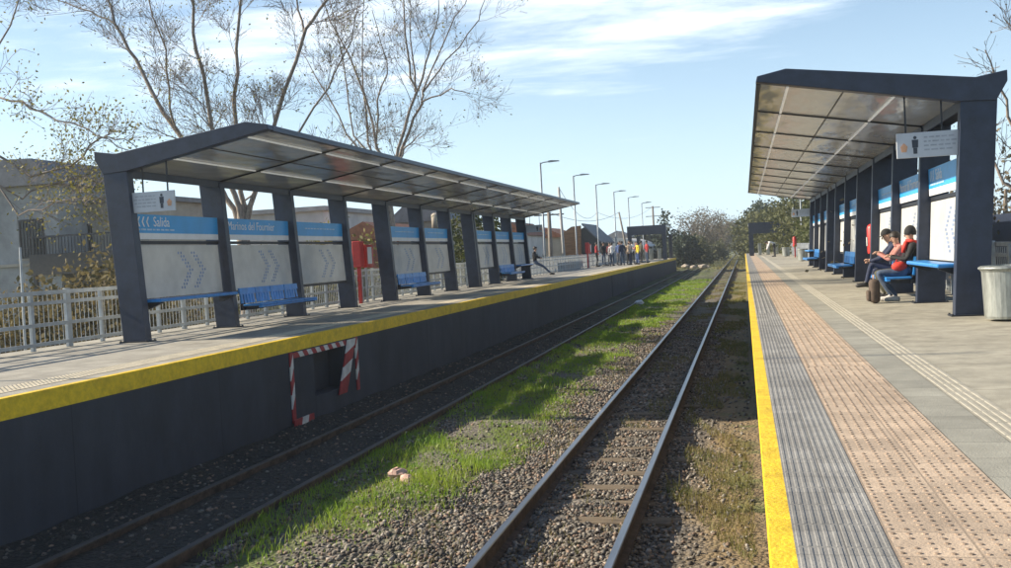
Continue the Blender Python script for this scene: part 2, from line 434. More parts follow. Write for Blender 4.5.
def bed_mat():
    m = bpy.data.materials.new('track_bed_mix'); m.use_nodes = True; t = m.node_tree; b = t.nodes['Principled BSDF']
    b.inputs['Roughness'].default_value = 0.95
    co = N(t, 'ShaderNodeTexCoord'); sp = N(t, 'ShaderNodeSeparateXYZ'); t.links.new(co.outputs['Object'], sp.inputs[0])
    def noise(scale, det=5, rough=.6):
        n = N(t, 'ShaderNodeTexNoise'); n.inputs['Scale'].default_value = scale; n.inputs['Detail'].default_value = det; n.inputs['Roughness'].default_value = rough
        t.links.new(co.outputs['Object'], n.inputs['Vector']); return n.outputs['Fac']
    def mth(op, *a):
        k = N(t, 'ShaderNodeMath', operation=op)
        for i, v in enumerate(a):
            if isinstance(v, (int, float)): k.inputs[i].default_value = v
            else: t.links.new(v, k.inputs[i])
        return k.outputs[0]
    def mr(v, a, bb, lo=0., hi=1.):
        k = N(t, 'ShaderNodeMapRange'); k.inputs[1].default_value = a; k.inputs[2].default_value = bb; k.inputs[3].default_value = lo; k.inputs[4].default_value = hi
        t.links.new(v, k.inputs[0]); return k.outputs[0]
    def mixc(f, a, bcol):
        k = N(t, 'ShaderNodeMix', data_type='RGBA')
        if isinstance(f, float): k.inputs['Factor'].default_value = f
        else: t.links.new(f, k.inputs['Factor'])
        for nm, v in (('A', a), ('B', bcol)):
            if isinstance(v, tuple): k.inputs[nm].default_value = (*v, 1)
            else: t.links.new(v, k.inputs[nm])
        return k.outputs['Result']
    vo = N(t, 'ShaderNodeTexVoronoi'); vo.inputs['Scale'].default_value = 22; t.links.new(co.outputs['Object'], vo.inputs['Vector'])
    vr = N(t, 'ShaderNodeSeparateXYZ'); t.links.new(vo.outputs['Color'], vr.inputs[0])
    grav = mixc(vr.outputs[0], (0.075, 0.066, 0.055), (0.23, 0.205, 0.175))
    grav = mixc(mr(noise(1.3), .45, .7), grav, (0.10, 0.085, 0.06))
    earth = mixc(noise(6), (0.27, 0.185, 0.095), (0.15, 0.115, 0.06))
    x = sp.outputs['X']; y = sp.outputs['Y']; wob = mth('MULTIPLY', mth('SUBTRACT', noise(.7), .5), 1.6)
    xw = mth('ADD', x, wob)
    # brown earth beside the right platform; left track dirt darkened to carry the platform's shade
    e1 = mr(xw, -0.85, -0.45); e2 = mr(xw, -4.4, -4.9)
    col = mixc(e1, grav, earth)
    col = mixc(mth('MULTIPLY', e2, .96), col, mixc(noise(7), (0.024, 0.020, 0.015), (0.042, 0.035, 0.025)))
    # green ground between the tracks, spreading with distance
    gband = mth('MULTIPLY', mr(xw, -4.75, -4.3), mr(xw, -2.55, -2.95))
    far = mr(y, 26., 60.)
    pat = mr(noise(1.1, 6), .42, .56)
    gm = mth('MAXIMUM', mth('MULTIPLY', gband, pat), mth('MULTIPLY', far, mr(noise(.5, 5), .35, .6, 0., .75)))
    gm = mth('MAXIMUM', gm, mth('MULTIPLY', mr(xw, -.55, -.2), mr(noise(1.7, 5), .5, .62, 0., .7)))
    green = mixc(noise(14), (0.075, 0.115, 0.022), (0.13, 0.145, 0.04))
    col = mixc(gm, col, green)
    t.links.new(col, b.inputs['Base Color'])
    bp = N(t, 'ShaderNodeBump'); bp.inputs['Strength'].default_value = .9; bp.inputs['Distance'].default_value = .03
    hh = mth('SUBTRACT', noise(30, 3), vo.outputs['Distance']); t.links.new(hh, bp.inputs['Height']); t.links.new(bp.outputs[0], b.inputs['Normal'])
    return m
def bedz(x, y):
    return BED + .018 * np.sin(x * 3.1 + 1.3 * np.sin(y * .9)) * np.sin(y * 1.7 + x) + .012 * np.sin(x * 7.3 + y * 5.1) \
        + .05 * np.exp(-((x + 3.45) / .8) ** 2) - .03 * np.exp(-((x + .45) / .4) ** 2) + .075 / (1 + np.exp((x + 4.45) / .06))
gx = np.linspace(-7.2, .3, 61)
gy = np.concatenate([np.arange(0, 40, .16), np.arange(40, 130, 1.0), np.array([150, 200, 300, 500.])])
GX, GY = np.meshgrid(gx, gy); GZ = bedz(GX, GY)
vv = np.stack([GX, GY, GZ], -1).reshape(-1, 3)
nx_, ny_ = len(gx), len(gy)
ii = (np.arange(ny_ - 1)[:, None] * nx_ + np.arange(nx_ - 1)[None]).ravel()
ff = np.stack([ii, ii + 1, ii + nx_ + 1, ii + nx_], -1)
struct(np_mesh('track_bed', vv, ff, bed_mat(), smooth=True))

# ballast stones: real pebbles where they show as stones
def ico():
    bm = bmesh.new(); bmesh.ops.create_icosphere(bm, subdivisions=1, radius=1)
    v = np.array([x.co[:] for x in bm.verts]); f = np.array([[q.index for q in p.verts] for p in bm.faces]); bm.free(); return v, f
IV, IF = ico()
def rocks(P, R, col_pick, name, mats, flat=.75):
    n = len(P); k = len(IV)
    base = IV[None] * (1 + rng.uniform(-.34, .34, (n, k, 1)))
    sc = np.stack([rng.uniform(.7, 1.25, n), rng.uniform(.7, 1.25, n), rng.uniform(.5, .85, n) * flat / .75], -1)
    base = base * sc[:, None] * R[:, None, None]
    a = rng.uniform(0, 2 * PI, n); ca, sa = np.cos(a), np.sin(a)
    tl = rng.uniform(-.6, .6, n); ct, st = np.cos(tl), np.sin(tl)
    x, y, z = base[..., 0], base[..., 1], base[..., 2]
    y, z = y * ct[:, None] - z * st[:, None], y * st[:, None] + z * ct[:, None]
    x, y = x * ca[:, None] - y * sa[:, None], x * sa[:, None] + y * ca[:, None]
    v = np.stack([x, y, z], -1) + P[:, None]
    f = (IF[None] + (np.arange(n) * k)[:, None, None]).reshape(-1, 3)
    return np_mesh(name, v.reshape(-1, 3), f, mats, mi=np.repeat(col_pick, len(IF)))
ST = [mat('ballast_grey', (0.19, 0.17, 0.14), rough=.9, var=.25, scale=20), mat('ballast_dark', (0.085, 0.072, 0.058), rough=.9, var=.25, scale=20),
      mat('ballast_warm', (0.25, 0.175, 0.125), rough=.9, var=.25, scale=20), mat('ballast_pale', (0.36, 0.32, 0.27), rough=.9, var=.2, scale=20)]
def scatter(n, x0, x1, y0, y1, power=1.7):
    u = rng.uniform(0, 1, n); y = y0 * (y1 / y0) ** (u ** .9)
    return rng.uniform(x0, x1, n), y
xs, ys = scatter(78000, -4.6, -0.02, 6.6, 34)
wob = .5 * np.sin(ys * .8) + .3 * np.sin(ys * 2.1 + 1)
green = ((xs + .35 * wob > -4.5) & (xs + .35 * wob < -2.95 - .25 * np.clip((ys - 8) / 10, -1, 1)))
near_left = np.exp(-((xs + 3.1) / .8) ** 2) * np.clip((13 - ys) / 6, 0, 1)
keep = rng.uniform(0, 1, len(xs)) < np.where(green, .05 + .5 * near_left, np.where(xs > -.75, .16, .96))
keep &= ~((xs > -.5) & (rng.uniform(0, 1, len(xs)) < .55))
slp = (np.mod(ys - 9.14, .68) < .22) & (xs > -2.55) & (xs < -1.0) & (ys > 9.1)
keep &= ~(slp & (rng.uniform(0, 1, len(xs)) < np.where(xs < -2.2, .6, .9)))
keep &= ~((np.abs(xs + 2.155) < .065) | (np.abs(xs + 1.095) < .065))
xs, ys = xs[keep], ys[keep]
rr = rng.uniform(.010, .028, len(xs)) * np.where(ys > 16, 1.2, 1)
P = np.stack([xs, ys, bedz(xs, ys) + rr * .35], -1)
stuff(rocks(P, rr, rng.choice(4, len(xs), p=[.42, .30, .18, .10]), 'ballast', ST), 'loose grey and brown ballast stones around the right track', 'ballast')
# dirty stones along the left track, platform's shade put into their colour
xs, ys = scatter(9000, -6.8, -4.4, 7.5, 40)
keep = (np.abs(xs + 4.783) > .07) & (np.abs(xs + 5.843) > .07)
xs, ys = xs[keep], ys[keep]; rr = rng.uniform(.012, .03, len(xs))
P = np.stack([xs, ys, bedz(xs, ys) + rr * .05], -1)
stuff(rocks(P, rr, rng.choice(4, len(xs), p=[.06, .86, .08, .0]), 'ballast', ST), 'dirty ballast stones around the left track, darkened for the platform shade', 'ballast')

# grass between the tracks
def blades(X, Y, H, Wd, name, m, Z=None):
    n = len(X); Z = bedz(X, Y) if Z is None else Z
    a = rng.uniform(0, 2 * PI, n); ln = rng.uniform(.15, .8, n) * H; la = rng.uniform(0, 2 * PI, n)
    dx, dy = np.cos(a) * Wd, np.sin(a) * Wd
    lx, ly = np.cos(la) * ln, np.sin(la) * ln
    v = np.stack([np.stack([X - dx, Y - dy, Z], -1), np.stack([X + dx, Y + dy, Z], -1),
                  np.stack([X + dx * .7 + lx * .4, Y + dy * .7 + ly * .4, Z + H * .6], -1), np.stack([X - dx * .7 + lx * .4, Y - dy * .7 + ly * .4, Z + H * .6], -1),
                  np.stack([X + lx, Y + ly, Z + H], -1)], 1)
    i = np.arange(n)[:, None] * 5
    f = np.concatenate([i + [0, 1, 2], i + [0, 2, 3], i + [3, 2, 4]], 0)
    return np_mesh(name, v.reshape(-1, 3), f, m)
def patch(x, y):
    return np.sin(x * 2.3 + 1.7 * np.sin(y * .6)) * .35 + np.sin(y * 1.13 + 2 * np.sin(x * 1.4)) * .4 + np.sin(x * 5.1 + y * 3.7) * .25
n = 150000
u = rng.uniform(0, 1, n); Y = 7.6 * (75 / 7.6) ** u; X = rng.uniform(-4.9, -2.2, n)
edge_r = -2.75 - .45 * np.clip((11 - Y) / 3, 0, 1) + .25 * np.clip((Y - 22) / 25, 0, 1.6)
ok = rng.uniform(0, 1, n) < np.clip(.55 + .95 * patch(X, Y), 0.03, 1) * np.clip((edge_r + .15 * np.sin(Y * 2.2) + .12 * np.sin(Y * 5.3 + X) - X) / .35, 0, 1) * np.clip((X + 4.85) / .25, 0, 1)
ok &= ~((Y < 9.4) & (rng.uniform(0, 1, n) < np.clip((9.4 - Y) / 2 * .8 + .25, 0, 1)))
X, Y = X[ok], Y[ok]
H = rng.uniform(.02, .085, len(X)) * np.clip(1 + .6 * patch(X * 1.7, Y * 1.3), .35, 1.7) * np.where(rng.uniform(0, 1, len(X)) < .03, 1.8, 1); Wd = rng.uniform(.0025, .005, len(X)) * np.clip(Y / 12, 1, 4.5)
stuff(blades(X, Y, H, Wd, 'grass', MT['blade']), 'strip of bright green grass between the two railway tracks', 'grass')
n = 42000
u = rng.uniform(0, 1, n); Y = 7.6 * (70 / 7.6) ** u
side = rng.uniform(0, 1, n)
X = np.where(side < .55, rng.uniform(-.95, -.02, n), np.where(side < .8, rng.uniform(-2.0, -1.2, n), rng.uniform(-4.7, -2.2, n)))
ok = (patch(X * 1.3 + 4, Y * .8) > .12) & ~((side > .55) & (side < .8) & (Y < 14) & (rng.uniform(0, 1, n) < .8))
X, Y = X[ok], Y[ok]
stuff(blades(X, Y, rng.uniform(.02, .095, len(X)) * np.where(rng.uniform(0, 1, len(X)) < .06, 2.0, 1), rng.uniform(.0022, .0045, len(X)) * np.clip(Y / 12, 1, 4.5), 'weeds', MT['dryblade']), 'sparse yellowing weeds growing through the ballast', 'weeds')
# far verge grass beyond the left platform end
n = 9000
X = rng.uniform(-14, 3, n); Y = rng.uniform(103, 220, n)
stuff(blades(X, Y, rng.uniform(.1, .35, n), rng.uniform(.02, .05, n), 'verge_grass', MT['dryblade'], Z=np.full(n, BED - .05)), 'rough pale grass beside the line beyond the platform end', 'grass')

# ------------------------------------------------------------------ tracks
MT['shadewood'] = mat('shaded_sleeper_timber', (0.040, 0.033, 0.025), rough=0.9, var=0.3, scale=9, bump=0.5, bscale=25, stretch=(.35, 3, 3))  # darker copy of the sleeper timber, with the left platform's shade in its colour
def track(name, label, x0, x1, headm, nsl, y0, pitch, lift, wood='wood'):
    t = thing(name, label, 'railway track', (0, 0, 0))
    for xr in (x0, x1):
        m_ = MB()
        h = RAIL
        prof = [(-.062, h - .166), (.062, h - .166), (.058, h - .150), (.010, h - .132), (.009, h - .045), (.034, h - .036), (.035, h - .008), (.028, h), (-.028, h), (-.035, h - .008), (-.034, h - .036), (-.009, h - .045), (-.010, h - .132), (-.058, h - .150)]
        n = len(prof)
        for k, (ya, yb) in enumerate(((1.0, 60.), (60.02, 420.))):
            o = len(m_.v)
            m_.v += [(xr + a, ya, b) for a, b in prof] + [(xr + a, yb, b) for a, b in prof]
            for i in range(n):
                j = (i + 1) % n
                m_.f.append((o + i, o + j, o + n + j, o + n + i)); m_.m.append(1 if i in (6, 7, 8) else 0)
            m_.f.append(tuple(range(o, o + n))[::-1]); m_.m.append(0)
        m_.build('rail', [MT['rust'], headm], t)
    xm = (x0 + x1) / 2
    proto = None
    R = random.Random(5)
    def slab(mb, cx, cy, cz):
        w, l = .22, 1.9
        mb.box(cx - l / 2, cx + l / 2, cy - w / 2, cy + w / 2, cz - .13, cz)
    mb = MB(); mb.box(-.95, .95, -.11, .11, -.13, 0)
    for i in range(nsl):
        y = y0 + i * pitch
        if proto is None:
            proto = mb.build('sleeper', MT[wood], t, bevel=.012); o = proto
        else:
            o = proto.copy(); C.objects.link(o); o.parent = t
        o.location = (xm - .10 + R.uniform(-.05, .05), y + R.uniform(-.02, .02), BED + lift + R.uniform(-.012, .006)); o.rotation_euler = (R.uniform(-.02, .02), 0, R.uniform(-.012, .012))
    far = MB()
    for i in range(150): slab(far, xm, y0 + (nsl + i) * pitch, BED + lift)
    s = far.build('far_sleepers', MT[wood], t); s['kind'] = 'stuff'
    return t
track('railway_track', 'right railway track with two shiny worn rails on timber sleepers beside the yellow edge', -2.155, -1.095, MT['steel'], 100, 9.25, .68, .008)
track('railway_track', 'left railway track with dull rusty rails in the shadow of the left platform', -5.843, -4.783, MT['railtop'], 80, 7.0, .72, .066, 'shadewood')

# ------------------------------------------------------------------ platforms
def bars(mb, xs, y0, y1, pitch, blen, w, h, z):
    for x in xs:
        y = y0
        while y < y1:
            a, b = y, min(y + blen, y1)
            v = [(x - w / 2, a, z), (x + w / 2, a, z), (x + w / 2, b, z), (x - w / 2, b, z), (x - w * .3, a + h, z + h), (x + w * .3, a + h, z + h), (x + w * .3, b - h, z + h), (x - w * .3, b - h, z + h)]
            mb.add(v, [(4, 5, 6, 7), (0, 1, 5, 4), (1, 2, 6, 5), (2, 3, 7, 6), (3, 0, 4, 7)])
            y += pitch
def sheet(name, x0, x1, y0, y1, z, m):
    s = MB(); s.add([(x0, y0, z), (x1, y0, z), (x1, y1, z), (x0, y1, z)], [(0, 1, 2, 3)]); return struct(s.build(name, m))
RY0, RY1 = -4, 113
p = MB(); p.cur = 0; p.box(XR + .06, 4.3, RY0, RY1, -1.6, 0)
m_ = p.m; p.m = [1 if i == 1 else 0 for i in range(6)]
struct(p.build('station_platform', [MT['face'], MT['conc']]))
cp = MB(); cp.prism([(XR - .012, -.19), (XR - .012, .004), (XR + .075, .004), (XR + .075, -.002), (XR + .057, -.002), (XR + .057, -.19)], RY0, RY1)
struct(cp.build('platform_edge_line', MT['yellow']))
sheet('ribbed_edge_paving', .130, .455, RY0, RY1, .004, MT['ribtile'])
b = MB(); bars(b, np.arange(.148, .45, .0335), 2.2, 16, .30, .288, .019, .0024, .004); bars(b, np.arange(.148, .45, .067), 16, 70, 3.0, 2.99, .03, .005, .004)
struct(b.build('ribbed_edge_paving_ribs', MT['ribtile']))
sheet('tactile_paving', .460, 1.010, RY0, RY1, .004, MT['pink'])
b = MB()
prof = [(.0115, 0), (.008, .004)]
o_ = []
for x in np.arange(.485, 1.0, .0552):
    for y in np.arange(2.5, 9.0, .06):
        if random.random() < .05: continue
        n = 8; o = len(b.v)
        for r, z in prof:
            for j in range(n): b.v.append((x + r * math.cos(2 * PI * j / n), y + r * math.sin(2 * PI * j / n), .004 + z))
        for j in range(n): b.f.append((o + j, o + (j + 1) % n, o + n + (j + 1) % n, o + n + j)); b.m.append(0)
        b.f.append(tuple(range(o + n, o + 2 * n))); b.m.append(0)
struct(b.build('tactile_paving_studs', MT['pinkdot']))
b = MB(); bars(b, np.arange(.492, 1.0, .0690), 9.0, 22, .10, .062, .026, .004, .004); bars(b, np.arange(.492, 1.0, .0690), 22, 80, .6, .56, .026, .005, .004)
struct(b.build('tactile_paving_bars', MT['pinkbar']))
sheet('grey_paving', 1.014, 1.29, RY0, RY1, .004, MT['grey'])
sheet('guide_paving', 1.294, 1.50, RY0, RY1, .004, MT['pale'])
b = MB(); bars(b, (1.325, 1.375, 1.425, 1.475), 3, 40, .40, .37, .030, .0028, .004); bars(b, (1.325, 1.375, 1.425, 1.475), 40, 85, 2.0, 1.95, .026, .005, .004)
struct(b.build('guide_paving_bars', MT['palebar']))

LY0, LY1 = -6, 104
HATCH = (15.0, 16.25, -1.02, -.30)          # opening in the face: y0, y1, z0, z1
p = MB()
y0h, y1h, z0h, z1h = HATCH
# face in four pieces round the hatch, top deck, recess
def quad(a, bb, c, d, mi): p.cur = mi; p.add([a, bb, c, d], [(0, 1, 2, 3)])
def fq(ya, yb, za, zb): quad((XL, ya, za), (XL, yb, za), (XL, yb, zb), (XL, ya, zb), 0)
fq(LY0, y0h, -1.7, 0); fq(y1h, LY1, -1.7, 0); fq(y0h, y1h, -1.7, z0h); fq(y0h, y1h, z1h, 0)
xr = XL - .30
quad((XL, y0h, z0h), (XL, y0h, z1h), (xr, y0h, z1h), (xr, y0h, z0h), 0); quad((XL, y1h, z0h), (xr, y1h, z0h), (xr, y1h, z1h), (XL, y1h, z1h), 0)
quad((XL, y0h, z0h), (xr, y0h, z0h), (xr, y1h, z0h), (XL, y1h, z0h), 0); quad((XL, y0h, z1h), (XL, y1h, z1h), (xr, y1h, z1h), (xr, y0h, z1h), 0)
quad((xr, y0h, z0h), (xr, y0h, z1h), (xr, y1h, z1h), (xr, y1h, z0h), 0)
quad((XL, LY0, 0), (XL, LY1, 0), (-11.2, LY1, 0), (-11.2, LY0, 0), 1)
quad((XL, LY1, -1.7), (-11.2, LY1, -1.7), (-11.2, LY1, 0), (XL, LY1, 0), 0)
quad((-11.2, LY0, -1.7), (-11.2, LY0, 0), (-11.2, LY1, 0), (-11.2, LY1, -1.7), 0)
quad((XL, LY0, -1.7), (XL, LY0, 0), (-11.2, LY0, 0), (-11.2, LY0, -1.7), 0)
struct(p.build('station_platform', [MT['face'], MT['ltile']]))
cp = MB(); cp.prism([(XL + .006, -.205), (XL + .006, .004), (XL - .09, .004), (XL - .09, -.002), (XL - .002, -.002), (XL - .002, -.205)], LY0, LY1)
struct(cp.build('platform_edge_line', MT['yellow']))
sheet('tactile_paving', -7.62, -7.22, LY0, LY1, .004, MT['lpale'])
b = MB()
for x in np.arange(-7.59, -7.23, .06):
    for y in np.arange(8, 24, .06):
        b.add([(x - .014, y - .014, .004), (x + .014, y - .014, .004), (x + .014, y + .014, .004), (x - .014, y + .014, .004), (x, y, .011)], [(0, 1, 4), (1, 2, 4), (2, 3, 4), (3, 0, 4)])
struct(b.build('tactile_paving_studs', MT['lpale']))
# seams / a cast joint and an expansion slot in the far face
b = MB(); b.box(XL - .02, XL + .004, 52.5, 52.9, -1.45, -.21); struct(b.build('platform_face_joint', MT['dark']))

# hazard boards round the hatch
hz = thing('hazard_frame', 'red and white striped warning boards framing the dark hatch below the left platform', 'hazard boards', (XL, 15.5, -1.4))
def striped(name, corners, n, skew, thick=.02):
    """striped board: corners a,b along the length (local y,z), width dir"""
    a, bb, w = corners
    a = Vector((0, *a)); bb = Vector((0, *bb)); w = Vector((0, *w))
    mb = MB(); L = bb - a
    for i in range(n):
        mb.cur = i % 2
        s0, s1 = i / n, (i + 1) / n; k = skew / n
        q = [a + L * s0, a + L * s1, a + L * min(1, s1 + k) + w, a + L * (min(1, s0 + k) if i else 0) + w]
        if i == n - 1: q[2] = bb + w; q[1] = bb
        v = [(.006, x.y, x.z) for x in q] + [(.006 + thick, x.y, x.z) for x in q]
        mb.add(v, [(3, 2, 1, 0), (4, 5, 6, 7), (0, 1, 5, 4), (1, 2, 6, 5), (2, 3, 7, 6), (3, 0, 4, 7)])
    return mb.build(name, [MT['hazred'], MT['hazwhite']], hz)
ly = lambda y: y - 15.5
lz = lambda z: z + 1.4
striped('side_board', ((ly(14.10), lz(-1.30)), (ly(14.10), lz(-.215)), (.11, 0)), 5, .9)
striped('side_board', ((ly(16.74), lz(-1.16)), (ly(16.74), lz(-.215)), (.12, 0)), 5, .9)
striped('top_board', ((ly(14.22), lz(-.225)), (ly(16.33), lz(-.225)), (0, -.085)), 13, .5)
mbd = MB()
hb = striped('leaning_board', ((ly(15.85), lz(-1.12)), (ly(16.36), lz(-.225)), (.36, -.0)), 4, .5)
hb.location.x = .024
striped('foot_board', ((ly(14.05), lz(-1.36)), (ly(14.75), lz(-1.36)), (0, .12)), 3, .2).location.x = .05

# ------------------------------------------------------------------ shelters
def shelter(s, label):
    """s = -1 left, +1 right. local u runs from the column foot towards the track."""
    T = thing('platform_shelter', label, 'shelter', (XC[s], Y1[s], 0))
    X = lambda u: -s * u           # local x
    y1 = 10 * BAY
    col = [(0, 0), (-.42, 0), (-.62, 2.86), (-.17, 2.80)]
    def pr(poly): 
        q = [(X(u), z) for u, z in poly]
        return q if s < 0 else q[::-1]
    spec = [(0, .0, .17)] + [(i, -.08, .08) for i in range(1, 10)] + [(10, -.17, .0)]
    for i, a, b_ in spec:
        mb = MB(); yy = i * BAY
        if i == 7: a, b_ = -.20, -.04
        mb.prism(pr(col), yy + a, yy + b_)
        mb.build('column', MT['navy'], T, bevel=.008)
        if i == 7:
            mb = MB(); mb.prism(pr(col), yy + .06, yy + .22); mb.build('column', MT['navy'], T, bevel=.008)
        pl = MB(); pl.box(min(X(.05), X(-.47)), max(X(.05), X(-.47)), yy + a - .05, yy + b_ + .05, 0, .018); [pl.tube([(X(u_), yy + v_, .018), (X(u_), yy + v_, .035)], .014, 6) for u_ in (.03, -.45) for v_ in (a - .03, b_ + .03)]; pl.build('base_plate', MT['rib'], T)
    # end gables
    gb = [(-.60, 2.78), (-.17, 2.80), (2.32, 3.27), (2.40, 3.28), (2.38, 3.36), (2.0, 3.43), (-.36, 3.10), (-.74, 3.16), (-.74, 3.02)]
    for y0, yb in ((-.02, .16), (y1 - .16, y1 + .02)):
        mb = MB(); mb.prism(pr(gb), y0, yb); mb.build('gable_beam', MT['navy'], T, bevel=.01)
    # roof sheet: underside and top skins
    under = lambda u: 2.835 + (u + .17) * .1787
    mb = MB(); mb.prism(pr([(-.20, under(-.20)), (2.33, under(2.33)), (2.33, under(2.33) + .022), (-.20, under(-.20) + .022)]), .165, y1 - .165)
    mb.build('roof_sheet', MT['ceil'], T)
    mb = MB(); mb.prism(pr([(-.60, under(-.3) + .06), (-.30, under(-.3) + .05), (2.0, 3.40), (2.36, 3.345), (2.36, 3.30), (-.30, under(-.3) + .024), (-.60, under(-.3) - .02)]), .165, y1 - .165)
    mb.build('roof_top', MT['rib'], T)
    mb = MB(); mb.prism(pr([(2.335, under(2.335) - .02), (2.395, 3.275), (2.385, 3.36), (2.362, 3.362)]), .163, y1 - .163); mb.build('front_edge', MT['navy'], T)
    for i in range(1, 10):
        mb = MB(); yy = i * BAY
        mb.prism(pr([(-.19, under(-.19) - .028), (2.38, under(2.38) - .018), (2.38, under(2.38) - .002), (-.19, under(-.19) - .002)]), yy - .016, yy + .016)
        mb.build('rib', MT['rib'], T)
    mb = MB(); mb.prism(pr([(1.242, under(1.242) - .010), (1.258, under(1.258) - .010), (1.258, under(1.258) - .003), (1.242, under(1.242) - .003)]), .17, y1 - .17); mb.build('purlin', MT['rib'], T)
    mb = MB(); mb.prism(pr([(-.22, 2.70), (-.19, 2.70), (-.19, 2.83), (-.22, 2.83)]), .18, y1 - .18); mb.build('back_beam', MT['navy'], T)
    for u in (.62, 1.98):
        for i in range(10):
            mb = MB(); z = under(u)
            for k in range(2):
                ya = i * BAY + .12 + k * 1.42
                mb.box(min(X(u - .017), X(u + .017)), max(X(u - .017), X(u + .017)), ya, ya + 1.38, z - .030, z - .008)
            mb.build('light_strip', MT['led'], T)
    # wind panels with dotted chevrons, crossbars
    lean = lambda z: -z * .0607          # columns lean outward
    for i in (0, 1, 2, 4, 5, 7, 8, 9):
        ya, yb = i * BAY + .20, (i + 1) * BAY - .12
        if i == 7: ya = i * BAY + .25
        if i == 6: continue
        mb = MB()
        z0, z1 = .70, 1.60
        mb.prism(pr([(-.17 + lean(z0), z0), (-.17 + lean(z1), z1), (-.185 + lean(z1), z1), (-.185 + lean(z0), z0)]), ya, yb)
        pn = mb.build('wind_panel', MT['panel'], T)
        ch = MB()
        yc = ya + (yb - ya) * (.62 if s < 0 else .38)
        for cxx in (-.22, .22):
            for row in range(11):
                z = .84 + row * .062
                tip = (1 - abs(row - 5) / 5.0) * .30
                for k in range(2):
                    yy = yc + cxx + tip - .15 + k * .085 + (.02 if row % 2 else 0)
                    u = -.168 + lean(z); r_ = .024
                    pts = [(X(u), yy + r_ * math.cos(t * PI / 3), z + r_ * 1.1 * math.sin(t * PI / 3)) for t in range(6)]
                    if s > 0: pts = pts[::-1]
                    ch.add(pts + [(q[0] + X(.003), q[1], q[2]) for q in pts], [tuple(range(6)), tuple(range(6, 12))] + [(j, (j + 1) % 6, 6 + (j + 1) % 6, 6 + j) for j in range(6)])
        ch.build('chevron_mark', MT['dots'], pn)
        cb = MB()
        for z in (1.645, .665):
            cb.prism(pr([(-.17 + lean(z), z - .028), (-.17 + lean(z), z + .028), (-.21 + lean(z), z + .028), (-.21 + lean(z), z - .028)]), i * BAY + (.175 if i == 0 else .085), (i + 1) * BAY - .085 - (.1 if i in (6, 9) else 0))
        cb.build('crossbar', MT['rib'], T)
    return T
SHL = shelter(-1, 'navy shelter with a dark glossy roof on the left platform behind the shaded tracks')
SHR = shelter(1, 'long navy station shelter with a sunlit glossy ceiling over the right platform')

# header signs between the columns
NAMES = {0: 'first', 1: 'second', 2: 'third', 4: 'fifth', 5: 'sixth', 7: 'eighth', 8: 'ninth', 9: 'tenth'}
def header(s, i):
    side = 'left' if s < 0 else 'right'
    if i == 0: lab = 'blue and white exit header sign reading Salida on the ' + side + ' shelter'
    elif i == 1: lab = 'blue header sign reading Marinos del Fournier on the ' + side + ' shelter'
    else: lab = 'blue and white header sign, faint print, %s bay of the %s shelter' % (NAMES[i], side)
    ya, yb = i * BAY + (.20 if i else .19), (i + 1) * BAY - .12
    if i == 7: ya = i * BAY + .25
    L = yb - ya
    t = thing('header_sign', lab, 'sign', (XC[s] + s * .245, Y1[s] + ya, 1.70), 0, 'header signs on the ' + side + ' shelter')
    X = lambda u: -s * u
    lo, hi = sorted((X(-.03), X(0)))
    MB().box(lo, hi, 0, L, .105, .42).build('sign_board', MT['blue'], t)
    MB().box(lo, hi, 0, L, 0, .103).build('base_band', MT['white'], t)
    xd = (0, 1, 0) if s < 0 else (0, -1, 0)
    st = 0 if s < 0 else L
    og = lambda d, z: (X(.002), st + (d if s < 0 else -d), z)
    if i == 0:
        ch = MB()
        for k in range(3):
            d0 = .13 + k * .13; zc = .295; h_ = .085; w_ = .05; tk = .035
            for sg in (1, -1):
                q = [(d0, zc), (d0 + tk, zc), (d0 + tk + w_, zc + sg * h_), (d0 + w_, zc + sg * h_)]
                v = [og(a, b_) for a, b_ in q]; v2 = [(x + X(.002), y, z) for x, y, z in v]
                ch.add(v + v2, [(0, 1, 2, 3), (4, 5, 6, 7), (0, 1, 5, 4), (1, 2, 6, 5), (2, 3, 7, 6), (3, 0, 4, 7)])
        ch.build('arrow_mark', MT['white'], t)
        text_obj('lettering', 'Salida', .24, MT['white'], t, og(.60, .22), xd, (0, 0, 1), squeeze=.92)
    elif i == 1:
        text_obj('lettering', 'Marinos del Fournier', .235, MT['white'], t, og(.06, .20), xd, (0, 0, 1), squeeze=1.0)
    gk = MB(); R = random.Random(i * 3 + s)
    d = .14 if i < 2 else .55
    zc = .150 if i < 2 else .26
    end = 1.25 if i < 2 else L - .5
    if i != 1:
        while d < end:
            w_ = R.uniform(.05, .16)
            v = [og(d, zc), og(d + w_, zc), og(d + w_, zc + .028), og(d, zc + .028)]; v2 = [(x + X(.002), y, z) for x, y, z in v]
            gk.add(v + v2, [(0, 1, 2, 3), (4, 5, 6, 7), (0, 1, 5, 4), (1, 2, 6, 5), (2, 3, 7, 6), (3, 0, 4, 7)]); d += w_ + .03
        gk.build('small_print', MT['sgreek'], t)
for s in (-1, 1):
    for i in NAMES: header(s, i)

